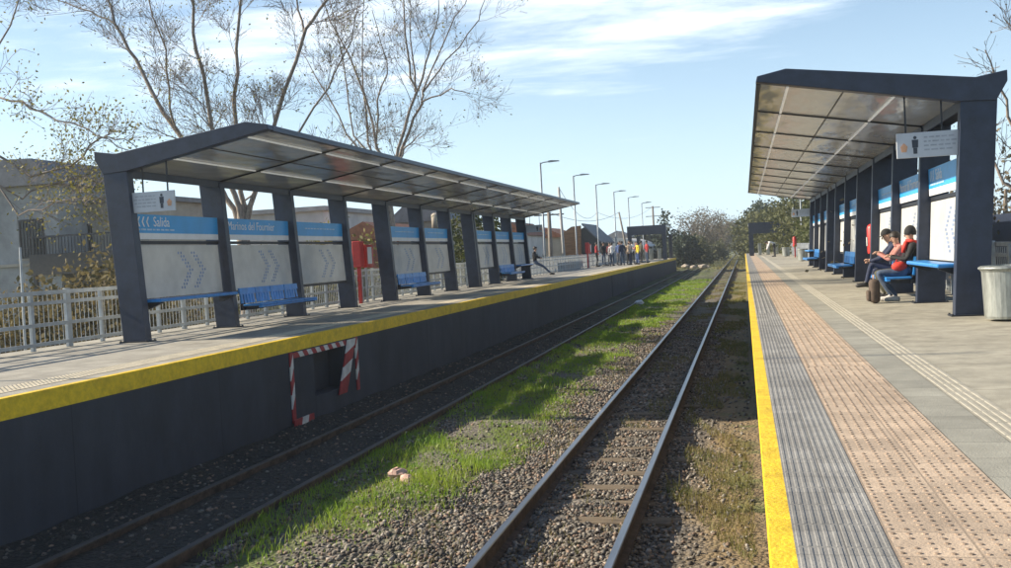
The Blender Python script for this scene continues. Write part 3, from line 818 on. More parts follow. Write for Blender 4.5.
def hanging(s, y, label, far):
    X = lambda u: -s * u
    t = thing('hanging_sign', label, 'sign', (XC[s], y, 2.12), 0, 'hanging signs under the shelter gables')
    a, b_ = sorted((X(-.16), X(.62)))
    MB().box(a, b_, -.02, .02, 0, .33).build('sign_board', MT['hang'], t, bevel=.004)
    # pictogram of a person, an orange mark and lines of small print, near face
    yy = -.024
    pg = MB(); px = X(.62) + s * .23; 
    pg.prism([(px - .022 + .022 * math.cos(q) + .022, .262 + .022 * math.sin(q)) for q in np.linspace(0, 2 * PI, 10, endpoint=False)], yy, yy + .003)
    pg.prism([(px - .035, .13), (px + .035, .13), (px + .04, .235), (px - .04, .235)], yy, yy + .003)
    pg.prism([(px - .024, .05), (px + .024, .05), (px + .024, .128), (px - .024, .128)], yy, yy + .003)
    pg.build('pictogram', MT['ink'], t)
    om = MB(); px2 = X(.62) + s * .09
    om.prism([(px2 - .03, .08), (px2 + .03, .08), (px2 + .045, .15), (px2, .2), (px2 - .045, .15)], yy, yy + .003); om.build('orange_mark', MT['orange'], t)
    gk = MB(); R = random.Random(3)
    for r in range(4):
        d = .34
        while d < .70:
            w_ = min(R.uniform(.03, .09), .74 - d)
            x0, x1 = sorted((X(.62) + s * d, X(.62) + s * (d + w_)))
            gk.box(x0, x1, yy, yy + .003, .25 - r * .055, .27 - r * .055); d += w_ + .02
    gk.build('small_print', MT['greek'], t)
    for u in (.05, .5): MB().box(X(u) - .01, X(u) + .01, -.01, .01, .33, .80 + u * .12).build('hanger', MT['rib'], t)
hanging(-1, Y1[-1] + .10, 'grey hanging sign with person pictogram at the near end of the left shelter', 0)
hanging(1, Y1[1] + .10, 'grey hanging sign with person pictogram at the near end of the right shelter', 0)
hanging(-1, Y1[-1] + 10 * BAY - .1, 'grey hanging sign at the far end of the left shelter', 1)
hanging(1, Y1[1] + 10 * BAY - .1, 'grey hanging sign at the far end of the right shelter', 1)

# benches and lean shelves
def bench():
    t = thing('bench', '', 'bench', (0, 0, 0))
    L = 2.62
    mb = MB()
    for k in range(4):
        a = k * L / 4; mb.box(.03, .43, a + .012, a + L / 4 - .012, .385, .422)
    mb.box(.36, .43, .0, L, .350, .383)
    mb.build('seat', MT['bench'], t, bevel=.012)
    mb = MB()
    for k in range(4):
        a = k * L / 4
        f = lambda z: -.03 - (z - .44) * .14
        def strip(ya, yb, za, zb):
            q = [(f(za), za), (f(za) + .03, za), (f(zb) + .03, zb), (f(zb), zb)]
            mb.prism(q, ya, yb)
        strip(a + .015, a + L / 4 - .015, .62, .74)
        for j in range(5):
            ya = a + .03 + j * (L / 4 - .06) / 5
            strip(ya, ya + .075, .44, .618)
    mb.build('backrest', MT['bench'], t)
    for y in (.12, L - .12):
        mb = MB(); mb.prism([(-.08, .30), (.40, .33), (.40, .348), (.02, .382), (-.08, .70)], y - .03, y + .03); mb.build('bracket', MT['rib'], t)
    mb = MB(); mb.box(-.02, .04, 0, L, .31, .37); mb.build('rear_rail', MT['rib'], t)
    return t
def shelf():
    t = thing('lean_rail', '', 'lean rail', (0, 0, 0))
    mb = MB(); mb.box(-.11, .17, 0, 2.62, .635, .69); mb.build('rail_board', MT['bench'], t, bevel=.02)
    for y in (.10, 2.52):
        mb = MB(); mb.prism([(-.17, .52), (-.10, .52), (.14, .615), (.14, .634), (-.17, .634)], y - .035, y + .035); mb.build('bracket', MT['rib'], t)
    return t
B0, S0 = None, None
for s, sd_ in ((-1, 'left'), (1, 'right')):
    for i, nm in ((1, 'under the station name sign, nearest of the three'), (4, 'in the middle bays'), (8, 'towards the far end')):
        yy = Y1[s] + i * BAY + .22 + (0 if s < 0 else 2.62)
        lab = 'blue bench %s of the %s shelter' % (nm, sd_)
        if B0 is None: B0 = bench(); o = B0
        else: o = dup(B0)
        o.location = (XC[s] + s * .02, yy, 0); o.rotation_euler = (0, 0, 0 if s < 0 else PI)
        tag(o, lab, 'bench', 'benches in the shelters')
    for i, nm in ((0, 'under the near panel'), (9, 'under the farthest panel')):
        yy = Y1[s] + i * BAY + .25 + (0 if s < 0 else 2.62)
        if S0 is None: S0 = shelf(); o = S0
        else: o = dup(S0)
        o.location = (XC[s] + s * .02, yy, 0); o.rotation_euler = (0, 0, 0 if s < 0 else PI)
        tag(o, 'blue lean rail %s of the %s shelter' % (nm, sd_), 'lean rail', 'lean rails in the shelters')

# ------------------------------------------------------------------ platform fences
def fence(label, x, y0, y1, pitch, thick_every=2):
    t = thing('railing_fence', label, 'fence', (x, y0, 0)); L = y1 - y0
    k = 0; y = 0.0; proto = {}
    while y <= L:
        th = k % thick_every == 0
        if th not in proto:
            w_ = .055 if th else .03
            mb = MB(); mb.box(-.03, .03, -w_, w_, 0, .95 if th else .90); proto[th] = mb.build('post', MT['fence'], t, bevel=.006); o = proto[th]
        else:
            o = proto[th].copy(); C.objects.link(o); o.parent = t
        o.location = (0, y, 0); y += pitch; k += 1
    for z, r in ((.90, .032), (.74, .028), (.40, .028), (.10, .028)):
        mb = MB(); mb.box(.032, .032 + r, 0, L, z - r, z + r); mb.build('rail', MT['fence'], t)
    mb = MB(); yy = .06
    while yy < L:
        mb.tube([(.012, yy, .05), (.012, yy, .86)], .0065, 4, False); yy += .11
    mb.build('wire_mesh', MT['fence'], t)
    return t
fence('long grey railing fence with vertical wires along the back of the left platform', -10.75, 9.0, 92, .86)
fence('grey railing fence along the back of the right platform', 3.62, 10.2, 108, 1.02)

# ------------------------------------------------------------------ far end portals
def portal(x0, x1, y, h, hb, label):
    t = thing('entrance_portal', label, 'portal', ((x0 + x1) / 2, y, 0)); w_ = (x1 - x0) / 2
    for sx in (-1, 1):
        mb = MB(); mb.box(sx * w_ - .18, sx * w_ + .18, -.15, .15, 0, h - hb); mb.build('post', MT['navy'], t)
        mb = MB(); mb.box(sx * w_ - .18, sx * w_ + .18, 7.85, 8.15, 0, h - hb); mb.build('post', MT['navy'], t)
    mb = MB(); mb.box(-w_ - .2, w_ + .2, -.2, .2, h - hb + .002, h); mb.build('header_beam', MT['navy'], t)
    mb = MB(); mb.box(-w_ - .2, w_ + .2, .202, 8.2, h - .22, h - .03); mb.build('roof', MT['ceil'], t)
    for k in range(3):
        mb = MB(); c = -w_ + (k + 1) * 2 * w_ / 4; mb.box(c - .14, c + .14, 3, 4.4, 0, 1.05); mb.build('ticket_gate', MT['galv'], t, bevel=.03)
    return t
PL = portal(-10.4, -7.2, 94, 3.25, .85, 'navy entrance portal spanning the far end of the left platform behind the crowd')
portal(.62, 3.5, 89, 2.85, .95, 'navy entrance portal at the far end of the right platform')

# ------------------------------------------------------------------ lamps
def lamp():
    t = thing('street_lamp', '', 'street lamp')
    MB().tube([(0, 0, 0), (0, 0, 1.2), (0, 0, 6.25)], [.075, .06, .045], 8).build('post', MT['lamp'], t, smooth=True)
    MB().tube([(0, 0, 6.2), (.18, 0, 6.26), (.55, 0, 6.28)], [.035, .03, .03], 6).build('arm', MT['lamp'], t)
    MB().prism([(.45, 6.24), (1.08, 6.27), (1.08, 6.31), (.62, 6.35), (.45, 6.32)], -.13, .13).build('lamp_head', MT['lamp'], t, bevel=.015)
    MB().box(-.14, .14, -.14, .14, 0, .03).build('base_plate', MT['lamp'], t)
    return t
L0 = None
for k, (y, wrd) in enumerate(((55.6, 'nearest'), (66.8, 'second nearest'), (77.3, 'third'), (88.3, 'fourth'), (99.6, 'fifth'), (113., 'farthest'))):
    o = L0 or lamp()
    if L0: o = dup(L0)
    L0 = L0 or o
    o.location = (-10.98, y, 0 if y < 104 else -1.4)
    tag(o, 'grey lamp post with flat head behind the left fence, %s of six' % wrd, 'street lamp', 'lamp posts along the left platform')
    if y > 104: o.scale = (1, 1, 1.22)
for k, (y, wrd) in enumerate(((52., 'nearest'), (62., 'second'), (73., 'third'), (84., 'fourth'), (97., 'farthest'))):
    o = dup(L0, (3.95, y, 0), PI); o.scale = (1, 1, 1)
    tag(o, 'grey lamp post behind the right fence beyond the right shelter, %s of five' % wrd, 'street lamp', 'lamp posts along the right platform')

# ------------------------------------------------------------------ bins, fire posts
def bin_(label, loc):
    t = thing('litter_bin', label, 'litter bin', loc, 0, 'metal litter bins on the right platform')
    MB().lathe([(.0, .03), (.235, .03), (.245, .06), (.265, .60), (.285, .63), (.285, .665), (.262, .675), (.258, .60), (.225, .12), (0, .12)], n=28).build('drum', MT['galv'], t, smooth=False)
    mb = MB(); mb.tube([(.285 * math.cos(q), .285 * math.sin(q), .645) for q in np.linspace(0, 2 * PI, 25)], .018, 6, False); mb.build('rim', MT['galv'], t, smooth=True)
    MB().box(-.05, .05, .24, .30, .0, .6).build('bracket', MT['fence'], t)
    return t
bin_('galvanised litter bin standing beside the near column of the right shelter', (3.07, 13.25, 0))
bin_('galvanised litter bin beyond the right shelter, nearer of the far two', (3.0, 55.5, 0))
bin_('galvanised litter bin beyond the right shelter, farthest of all', (2.9, 75, 0))

def fire_post(label, loc, rotz, big):
    t = thing('fire_cabinet', label, 'fire cabinet', loc, rotz)
    MB().box(-.04, .04, -.05, .05, 0, 1.0 if big else .73).build('post', MT['red'], t)
    if big:
        MB().box(-.12, .12, -.16, .16, 1.0, 1.72).build('cabinet', MT['red'], t, bevel=.02)
        b_ = MB().box(.0, .16, .22, .75, .98, 1.62).build('side_box', MT['red'], t, bevel=.02)
        MB().box(.164, .17, .27, .58, 1.08, 1.55).build('white_plate', MT['white'], b_)
        MB().box(-.02, .03, .45, .52, 0, .978).build('post', MT['fence'], t)
    else:
        MB().lathe([(0, .72), (.12, .72), (.125, .76), (.125, 1.30), (.10, 1.37), (.05, 1.40), (0, 1.40)], n=20).build('cabinet', MT['red'], t, smooth=True)
        MB().box(.115, .135, -.06, .06, .9, 1.1).build('door_plate', MT['hazwhite'], t)
fire_post('red fire cabinet with a white plated box in the open bay of the left shelter', (-10.35, 25.9, 0), 0, True)
fire_post('red rounded fire cabinet on a post in the open bay of the right shelter', (2.86, 24.2, 0), PI, False)
fire_post('small red fire cabinet on a post far along the right platform fence', (3.3, 70., 0), PI, False)

fire_post('red fire cabinet with a white plated box left of the crowd by the left fence', (-10.3, 67.0, 0), 0, True)
for y_ in (9.3,):  # plain pole added out of view to cast a thin shadow line
    o = MB().tube([(0, 0, 0), (0, 0, 10.5)], [.032, .028], 8).build('shadow_pole', MT['lamp'], smooth=True); o.location = (-15.0, y_, -1.45)
    tag(o, 'unseen plain grey pole added behind the left fence to cast a thin shadow', 'pole')

# ------------------------------------------------------------------ people
SKIN = mat('skin', (0.46, 0.28, 0.20), rough=.6, var=.06)
def cloth(nm, c, v=.18): return mat(nm, c, rough=.85, var=v, scale=9, bump=.3, bscale=30)
CL = dict(navy=cloth('navy_cloth', (.025, .035, .075)), black=cloth('black_cloth', (.016, .017, .02)), jeans=cloth('denim', (.06, .09, .15)), grey=cloth('grey_cloth', (.14, .14, .15)),
          coral=cloth('coral_cloth', (.46, .20, .17)), red=cloth('red_jacket_cloth', (.42, .04, .04)), yellow=cloth('yellow_cloth', (.75, .60, .04)), white=cloth('white_cloth', (.7, .7, .7)),
          olive=cloth('olive_cloth', (.085, .08, .05)), maroon=cloth('maroon_cloth', (.20, .03, .04)), blue=cloth('blue_cloth', (.07, .12, .28)), tan=cloth('tan_cloth', (.36, .28, .2)))
HAIR = mat('dark_hair', (.02, .015, .012), rough=.6, var=.2)
SHOE = mat('dark_shoe', (.025, .023, .022), rough=.5); SHOEW = mat('pale_shoe', (.55, .53, .5), rough=.6)

def person(J, label, top, legs, group=None, loc=(0, 0, 0), rotz=0, shoe=None, head_cover=None, fingers=True, scl=1.0):
    """J: joint positions, facing +y. Skin-modifier body, coloured by the nearest limb; hair/cap and shoes are children."""
    V, E, Rr, seg = [], [], [], []
    def vert(p, r): V.append(Vector(p)); Rr.append(r); return len(V) - 1
    def chain(start, pts, part):
        a = start
        for p_, r in pts:
            b_ = vert(p_, r); E.append((a, b_)); seg.append((V[a], V[b_], part)); a = b_
        return a
    pel = vert(J['pelvis'], .135)
    ch = chain(pel, [(J['waist'], .125), (J['chest'], .145)], 1)
    nb = chain(ch, [(J['neckbase'], .085)], 1)
    hd = Vector(J['head']); hdir = Vector(J.get('face', (0, 1, -.1))).normalized(); hup = Vector(J.get('hup', (0, .1, 1))).normalized()
    nk = chain(nb, [(hd - hup * .115, .052)], 0)
    chain(nk, [(hd - hup * .035 + hdir * .012, .074), (hd + hup * .04, .084), (hd + hup * .085, .062)], 0)
    ends = {}
    for sd_, k in ((1, 'R'), (-1, 'L')):
        e = chain(ch, [(J['sh' + k], .066), (J['el' + k], .050), (J['wr' + k], .036)], 1)
        w_ = V[e]; hdv = Vector(J.get('hand' + k, tuple((w_ - Vector(J['el' + k])).normalized()))).normalized()
        chain(e, [(w_ + hdv * .075, .030)], 0); ends[k] = (w_, hdv)
        hp = J.get('hip' + k)
        e = chain(pel, [(hp, .088), (J['kn' + k], .062), (J['an' + k], .044)], 2)
        ft = J['ft' + k]
        chain(e, [(ft, .036)], 3)
    me = bpy.data.meshes.new('person'); me.from_pydata([tuple(v) for v in V], E, [])
    tmp = bpy.data.objects.new('tmp', me); C.objects.link(tmp)
    sk = tmp.modifiers.new('skin', 'SKIN'); sk.use_smooth_shade = True
    for i, sv in enumerate(me.skin_vertices[0].data):
        sv.radius = (Rr[i], Rr[i] * (.82 if i in (1, 2) or i == 0 else 1)); sv.use_root = (i == 0)
    ss = tmp.modifiers.new('sub', 'SUBSURF'); ss.levels = 2; ss.render_levels = 2
    dg = bpy.context.evaluated_depsgraph_get(); me2 = bpy.data.meshes.new_from_object(tmp.evaluated_get(dg))
    bpy.data.objects.remove(tmp)
    bm = bmesh.new(); bm.from_mesh(me2)
    A = np.array([tuple(a) for a, _, _ in seg]); Bv = np.array([tuple(b_) for _, b_, _ in seg]); pt = np.array([q for _, _, q in seg])
    AB = Bv - A; L2 = (AB ** 2).sum(1) + 1e-9
    for f in bm.faces:
        c = np.array(f.calc_center_median()); t_ = np.clip(((c - A) * AB).sum(1) / L2, 0, 1)
        d = np.linalg.norm(c - A - AB * t_[:, None], axis=1) - .02 * (pt == 1); f.material_index = int(pt[d.argmin()]); f.smooth = True
    # nose, ears, eyes, fingers joined into the same body mesh
    ex = MB(); side = hdir.cross(hup).normalized(); fc = hd + hdir * .082
    ex.cur = 0
    ex.tube([fc + hup * .012, fc - hup * .02 + hdir * .022, fc - hup * .03], [.008, .014, .011], 6)
    for q in (-1, 1):
        ex.ball(tuple(hd + side * q * .082 - hup * .005), .02, 6, 5)
    ex.cur = 4
    for q in (-1, 1): ex.ball(tuple(fc + side * q * .03 + hup * .015 - hdir * .008), .009, 6, 4)
    ex.tube([fc - hup * .055 - side * .022 - hdir * .006, fc - hup * .055 + side * .022 - hdir * .006], .005, 5)
    ex.cur = 0
    if fingers:
        for k, (w_, hv) in ends.items():
            sdv = hv.cross(Vector((0, 0, 1))); sdv = sdv.normalized() if sdv.length > .1 else Vector((1, 0, 0)); dn = sdv.cross(hv).normalized()
            if dn.z > 0: dn = -dn
            for j, ln in enumerate((.062, .074, .07, .054)):
                b0 = w_ + hv * .082 + sdv * (j - 1.5) * .019
                ex.tube([b0 - hv * .02, b0 + hv * ln * .5, b0 + hv * ln * .8 + dn * .024, b0 + hv * ln * .75 + dn * .045], [.011, .010, .009, .007], 6)
            sg = -1 if k == 'R' else 1
            b0 = w_ + hv * .03 + sdv * sg * .026
            ex.tube([b0, b0 + sdv * sg * .022 + hv * .03, b0 + sdv * sg * .016 + hv * .058 + dn * .012], [.013, .011, .008], 6)
    base = [bm.verts.new(v) for v in ex.v]
    for f, mi in zip(ex.f, ex.m):
        try: g_ = bm.faces.new([base[i] for i in f]); g_.material_index = mi; g_.smooth = True
        except ValueError: pass
    me3 = bpy.data.meshes.new('person'); bm.to_mesh(me3); bm.free(); bpy.data.meshes.remove(me2)
    for x in (SKIN, CL[top], CL[legs], shoe or SHOE, CL['black']): me3.materials.append(x)
    o = bpy.data.objects.new('person', me3); C.objects.link(o); o.location = loc; o.rotation_euler = (0, 0, rotz); o.scale = (scl,) * 3
    tag(o, label, 'person', group)
    # hair or head cover: shell on the upper back of the head
    hm = MB(); n, m2 = 14, 8
    ax = (hup * .85 - hdir * .5).normalized(); c0 = hd + hup * .035 - hdir * .006
    if head_cover and head_cover[0] in ('cap', 'beanie'): ax = (hup - hdir * .12).normalized()
    sv = side; fw = sv.cross(ax).normalized()
    ext = .62 * PI if not head_cover else (.52 * PI if head_cover[0] == 'cap' else .63 * PI)
    for i in range(m2 + 1):
        a = ext * i / m2
        for j in range(n):
            q = 2 * PI * j / n; r_ = .100
            p_ = c0 + ax * math.cos(a) * r_ * (1.3 if head_cover and head_cover[0] == 'beanie' else 1.08) + (sv * math.cos(q) + fw * math.sin(q) * 1.08) * math.sin(a) * r_
            hm.v.append(tuple(p_))
    for i in range(m2):
        for j in range(n): hm.f.append((i * n + j, i * n + (j + 1) % n, (i + 1) * n + (j + 1) % n, (i + 1) * n + j)); hm.m.append(0)
    if head_cover and head_cover[0] == 'cap':
        b0 = hd + hup * .045 + hdir * .08
        hm.add([b0 - side * .075, b0 + side * .075, b0 + side * .055 + hdir * .085 - hup * .015, b0 - side * .055 + hdir * .085 - hup * .015,
                b0 - side * .075 - hup * .012, b0 + side * .075 - hup * .012, b0 + side * .055 + hdir * .085 - hup * .025, b0 - side * .055 + hdir * .085 - hup * .025],
               [(0, 1, 2, 3), (7, 6, 5, 4), (0, 3, 7, 4), (3, 2, 6, 7), (2, 1, 5, 6)])
    if head_cover and head_cover[0] == 'beanie':
        hm.tube([c0 + (sv * math.cos(q) + fw * math.sin(q) * 1.05) * .094 - ax * .03 for q in np.linspace(0, 2 * PI, 17)], .013, 6, False)
    hm.build(head_cover[0] if head_cover else 'hair', head_cover[1] if head_cover else HAIR, o, smooth=True)
    # shoes
    for k in 'RL':
        an, ft = Vector(J['an' + k]), Vector(J['ft' + k]); dv = (ft - an); 
        heel = Vector((an.x, an.y - .05, ft.z - .002)) if abs(dv.z) < .12 else an - dv.normalized() * .03
        mb = MB(); mb.tube([heel, (heel + ft) / 2 + Vector((0, 0, .012)), ft + (ft - heel).normalized() * .05, ft + (ft - heel).normalized() * .085], [.04, .046, .044, .022], 8)
        mb.build('shoe', shoe or SHOE, o, smooth=True)
    return o

SIT = dict(pelvis=(0, .02, .55), waist=(0, .06, .72), chest=(0, .14, .92), neckbase=(0, .19, 1.07), head=(0, .25, 1.23), face=(0, 1, -.15), hup=(0, .15, 1),
           shR=(.17, .14, 1.02), elR=(.24, .28, .78), wrR=(.10, .48, .84), shL=(-.17, .14, 1.02), elL=(-.24, .28, .78), wrL=(-.10, .48, .84), handR=(-.5, .8, .3), handL=(.5, .8, .3),
           hipR=(.095, .06, .52), knR=(.13, .50, .53), anR=(.12, .34, .11), ftR=(.13, .46, .05), hipL=(-.095, .06, .52), knL=(-.13, .50, .53), anL=(-.12, .30, .11), ftL=(-.13, .42, .05))
bP = dict(SIT); bP.update(waist=(0, -.04, .72), chest=(0, -.07, .94), neckbase=(0, -.08, 1.09), head=(0, -.05, 1.24), face=(0, 1, -.12), hup=(0, .05, 1), shR=(.18, -.07, 1.04), shL=(-.18, -.07, 1.04), elR=(.24, .05, .78), elL=(-.24, .05, .78),
    wrR=(.07, .26, .84), wrL=(-.07, .28, .82), knR=(.11, .54, .55), knL=(-.11, .56, .55), anR=(.10, .30, .11), ftR=(.11, .44, .05), anL=(-.10, .24, .11), ftL=(-.11, .38, .05))
bx, by = 2.64, 17.75
pb = person(bP, 'person in black beanie and dark jacket with red scarf and jeans on the right bench', 'black', 'jeans', 'people on the right bench', (bx, by, 0), PI / 2, SHOEW, ('beanie', CL['black']), scl=.90)
sc_ = MB()
sc_.tube([(.085 * math.cos(q), -.075 + .085 * math.sin(q), 1.105 + .02 * math.sin(q)) for q in np.linspace(0, 2 * PI, 17)], .032, 8, False)
sc_.tube([(.04, .02, 1.10), (.06, .06, 1.0), (.055, .07, .90)], [.032, .04, .034], 8); sc_.tube([(-.04, .02, 1.10), (-.07, .06, 1.02), (-.07, .07, .95)], [.032, .04, .034], 8)
sc_.build('scarf', MT['redcloth'], pb, smooth=True)
aP = dict(SIT); aP.update(waist=(0, .02, .71), chest=(0, .10, .91), neckbase=(0, .14, 1.05), head=(0, .22, 1.19), face=(0, 1, -.4), hup=(0, .3, 1), shR=(.18, .11, 1.0), shL=(-.18, .11, 1.0),
    elR=(.21, .30, .80), elL=(-.21, .30, .80), wrR=(.10, .50, .68), wrL=(-.08, .52, .72), knL=(-.05, .52, .68), anL=(.02, .62, .30), ftL=(.03, .74, .25), knR=(.12, .48, .53), anR=(.10, .40, .11), ftR=(.11, .53, .05))
person(aP, 'person in grey cap and navy clothes leaning forward with crossed legs on the right bench', 'navy', 'navy', 'people on the right bench', (2.70, 19.1, 0), PI / 2, None, ('cap', CL['black']), scl=.93)
cP = dict(SIT); cP.update(waist=(0, .02, .70), chest=(0, .06, .89), neckbase=(0, .09, 1.03), head=(0, .13, 1.17), face=(-.35, 1, -.25), hup=(0, .15, 1), shR=(.165, .07, .99), shL=(-.165, .07, .99), elR=(.21, .24, .76), elL=(-.21, .26, .76), wrR=(.06, .40, .90), wrL=(-.05, .42, .88))
person(cP, 'person with dark hair and coral jacket sitting between two others on the right bench', 'coral', 'olive', 'people on the right bench', (2.66, 18.42, 0), PI / 2, scl=.90)

# red bag on the lap and brown backpack on the ground
rb = thing('red_bag', 'red cloth bag held on the lap of the person in the beanie', 'bag', (bx - .16, by - .13, .53))
MB().ball((0, 0, 0.06), .115, 14, 9, (1.1, .6, .7)).build('bag_body', MT['redcloth'], rb, smooth=True)
MB().tube([(-.06, 0, .11), (-.04, 0, .17), (.04, 0, .17), (.06, 0, .11)], .01, 6).build('handle', MT['redcloth'], rb, smooth=True)
bk = thing('backpack', 'dark brown backpack standing on the platform by the seated legs', 'backpack', (2.05, 17.5, 0))
MB().box(-.07, .09, -.13, .13, .01, .40).build('pack_body', MT['bag'], bk, smooth=True, bevel=.055)
MB().box(-.115, -.045, -.10, .10, .04, .22).build('front_pocket', MT['bag'], bk, smooth=True, bevel=.025)
MB().tube([(0, -.05, .40), (0, -.03, .46), (0, .03, .46), (0, .05, .40)], .012, 6).build('handle', MT['brickpink'], bk, smooth=True)

STAND = dict(pelvis=(0, 0, .95), waist=(0, 0, 1.10), chest=(0, 0, 1.30), neckbase=(0, 0, 1.44), head=(0, .02, 1.60), face=(0, 1, 0), hup=(0, 0, 1), shR=(.18, 0, 1.40), elR=(.23, -.02, 1.12), wrR=(.22, .08, .88),
             shL=(-.18, 0, 1.40), elL=(-.23, -.02, 1.12), wrL=(-.22, .08, .88), hipR=(.095, 0, .90), knR=(.10, .02, .50), anR=(.11, -.02, .09), ftR=(.13, .12, .04), hipL=(-.095, 0, .90), knL=(-.10, .02, .50), anL=(-.11, -.02, .09), ftL=(-.13, .12, .04))
def stand_var(R):
    d = {k: list(v) for k, v in STAND.items()}
    a = R.choice((0, 1, 2))
    if a == 1: d['wrR'] = [.05, .22, 1.10]; d['elR'] = [.22, .05, 1.12]
    if a == 2: d['wrL'] = [-.05, .24, 1.25]; d['elL'] = [-.22, .1, 1.14]
    d['knR'][1] += R.uniform(-.03, .1); d['ftL'][0] -= R.uniform(0, .08); d['anL'][0] -= R.uniform(0, .06)
    return d
R = random.Random(21)
crowd = [('yellow', 'blue', -7.45, 72, .95), ('red', 'black', -10.2, 70.5, 1.0), ('black', 'jeans', -9.85, 71.6, 1.0), ('maroon', 'grey', -9.5, 72.5, .98), ('white', 'jeans', -9.15, 70.8, .96), ('black', 'black', -8.8, 73, 1.02),
         ('navy', 'jeans', -8.5, 71.5, 1.0), ('tan', 'black', -8.25, 73.5, .97), ('grey', 'navy', -8.0, 72.2, 1.02), ('coral', 'jeans', -7.85, 75, .97), ('olive', 'black', -7.7, 77, 1.0), ('blue', 'grey', -9.3, 76, 1.0), ('red', 'jeans', -7.35, 78, 1.0), ('white', 'black', -8.6, 79, 1.0), ('black', 'grey', -7.62, 80.5, 1.0)]
desc = ['bright yellow jacket at the track side of the crowd', 'red top and black trousers at the left of the crowd by the fence', 'black jacket and jeans beside the red jacketed person at the fence', 'maroon top and grey trousers in the left half of the crowd', 'white top and jeans at the front of the crowd', 'all black clothes in the middle of the crowd',
        'navy jacket and jeans in the middle of the crowd', 'tan jacket and black trousers in the crowd', 'grey jacket and navy trousers near the yellow jacket', 'coral top and jeans behind the yellow jacket', 'olive jacket at the back of the crowd', 'blue top at the back of the crowd near the fence', 'red top and jeans near the platform edge behind the yellow jacket', 'white top and black trousers at the back of the crowd', 'black jacket and grey trousers, farthest of the crowd']
for (tp, lg, x, y, sc), d_ in zip(crowd, desc):
    person(stand_var(R), 'person in ' + d_, tp, lg, 'crowd standing on the left platform', (x, y, 0), R.uniform(-PI, PI), fingers=False, scl=sc)
lean_ = {k: list(v) for k, v in STAND.items()}
lean_.update(pelvis=(0, 0, .72), waist=(0, -.02, .88), chest=(0, -.03, 1.08), neckbase=(0, -.01, 1.22), head=(0, .04, 1.38), shR=(.18, -.03, 1.18), shL=(-.18, -.03, 1.18), elR=(.22, .08, .95), elL=(-.22, .08, .95), wrR=(.06, .26, .92), wrL=(-.06, .26, .94),
    hipR=(.09, .03, .68), hipL=(-.09, .03, .68), knR=(.10, .44, .48), knL=(-.10, .42, .46), anR=(.10, .80, .12), anL=(-.10, .76, .10), ftR=(.11, .93, .08), ftL=(-.11, .89, .06))
person(lean_, 'person in black top and jeans leaning on the left fence with legs stretched out', 'black', 'jeans', None, (-10.45, 50.2, 0), -PI / 2)
bend = {k: list(v) for k, v in STAND.items()}
bend.update(waist=(0, .10, 1.06), chest=(0, .30, 1.12), neckbase=(0, .44, 1.12), head=(0, .58, 1.08), face=(0, .7, -.8), hup=(0, .9, .5), shR=(.17, .36, 1.12), shL=(-.17, .36, 1.12), elR=(.2, .45, .85), elL=(-.2, .45, .85), wrR=(.12, .55, .62), wrL=(-.12, .55, .62))
person(bend, 'person in white top bending forward near the far end of the right platform', 'white', 'black', None, (2.2, 78, 0), PI / 2 * 1.1, fingers=False)

# ------------------------------------------------------------------ trees
def branchset(mb, tw, pts, r0, r1, R, depth, leaf, nsub, length, droop=0.0, lean=None):
    """a limb along pts; recursion adds side branches"""
    n = len(pts); rad = [r0 + (r1 - r0) * i / (n - 1) for i in range(n)]
    (mb if r0 > .03 else tw).tube(pts, rad, 7 if r0 > .05 else (5 if r0 > .02 else 3), False)
    if depth == 0:
        if leaf is not None:
            leaf.append(pts[-1])
            if len(pts) > 2: leaf.append(pts[len(pts) // 2])
        return
    for k in range(nsub):
        f = R.uniform(.22, 1.0) * (n - 1); i = min(int(f), n - 2); q = pts[i].lerp(pts[i + 1], f - i)
        d = (pts[i + 1] - pts[i]).normalized()
        ax = Vector((R.gauss(0, 1), R.gauss(0, 1), R.gauss(0, 1))); ax = (ax - d * ax.dot(d)).normalized()
        ang = R.uniform(.45, 1.0)
        nd = (d * math.cos(ang) + ax * math.sin(ang) + Vector((0, 0, .18 - droop))).normalized()
        ln = length * R.uniform(.5, 1.15) * (1.1 - .5 * f / (n - 1))
        m = 5 if depth > 1 else 4; pp = [q]; cur = nd
        for j in range(m - 1):
            cur = (cur + Vector((R.gauss(0, .16), R.gauss(0, .16), R.gauss(.05, .14)))).normalized(); pp.append(pp[-1] + cur * ln / (m - 1))
        rr_ = (rad[i] * .32) if depth > 1 else max(rad[i] * .4, .0055)
        branchset(mb, tw, pp, min(rr_, .05), max(rr_ * .35, .005), R, depth - 1, leaf, max(3, int(nsub * .68)), length * .58, droop)
def leaf_cloud(P, size, name, m, parent, spread, per, R):
    P = np.array([tuple(p_) for p_ in P]); n = len(P) * per
    c = np.repeat(P, per, 0) + rng.normal(0, spread, (n, 3))
    a = rng.normal(0, 1, (n, 3)); a /= np.linalg.norm(a, axis=1)[:, None]
    b_ = np.cross(a, rng.normal(0, 1, (n, 3))); b_ /= np.linalg.norm(b_, axis=1)[:, None] + 1e-9
    sz = rng.uniform(.6, 1.3, n)[:, None] * size
    v = np.stack([c - a * sz, c + b_ * sz * .55, c + a * sz, c - b_ * sz * .55], 1).reshape(-1, 3)
    f = np.arange(n * 4).reshape(n, 4)
    return np_mesh(name, v, f, m, parent)
def limb(pix, Y0, dY=0.0):
    n = len(pix); return [aty(px, py, Y0 + dY * i / max(1, n - 1)) for i, (px, py) in enumerate(pix)]
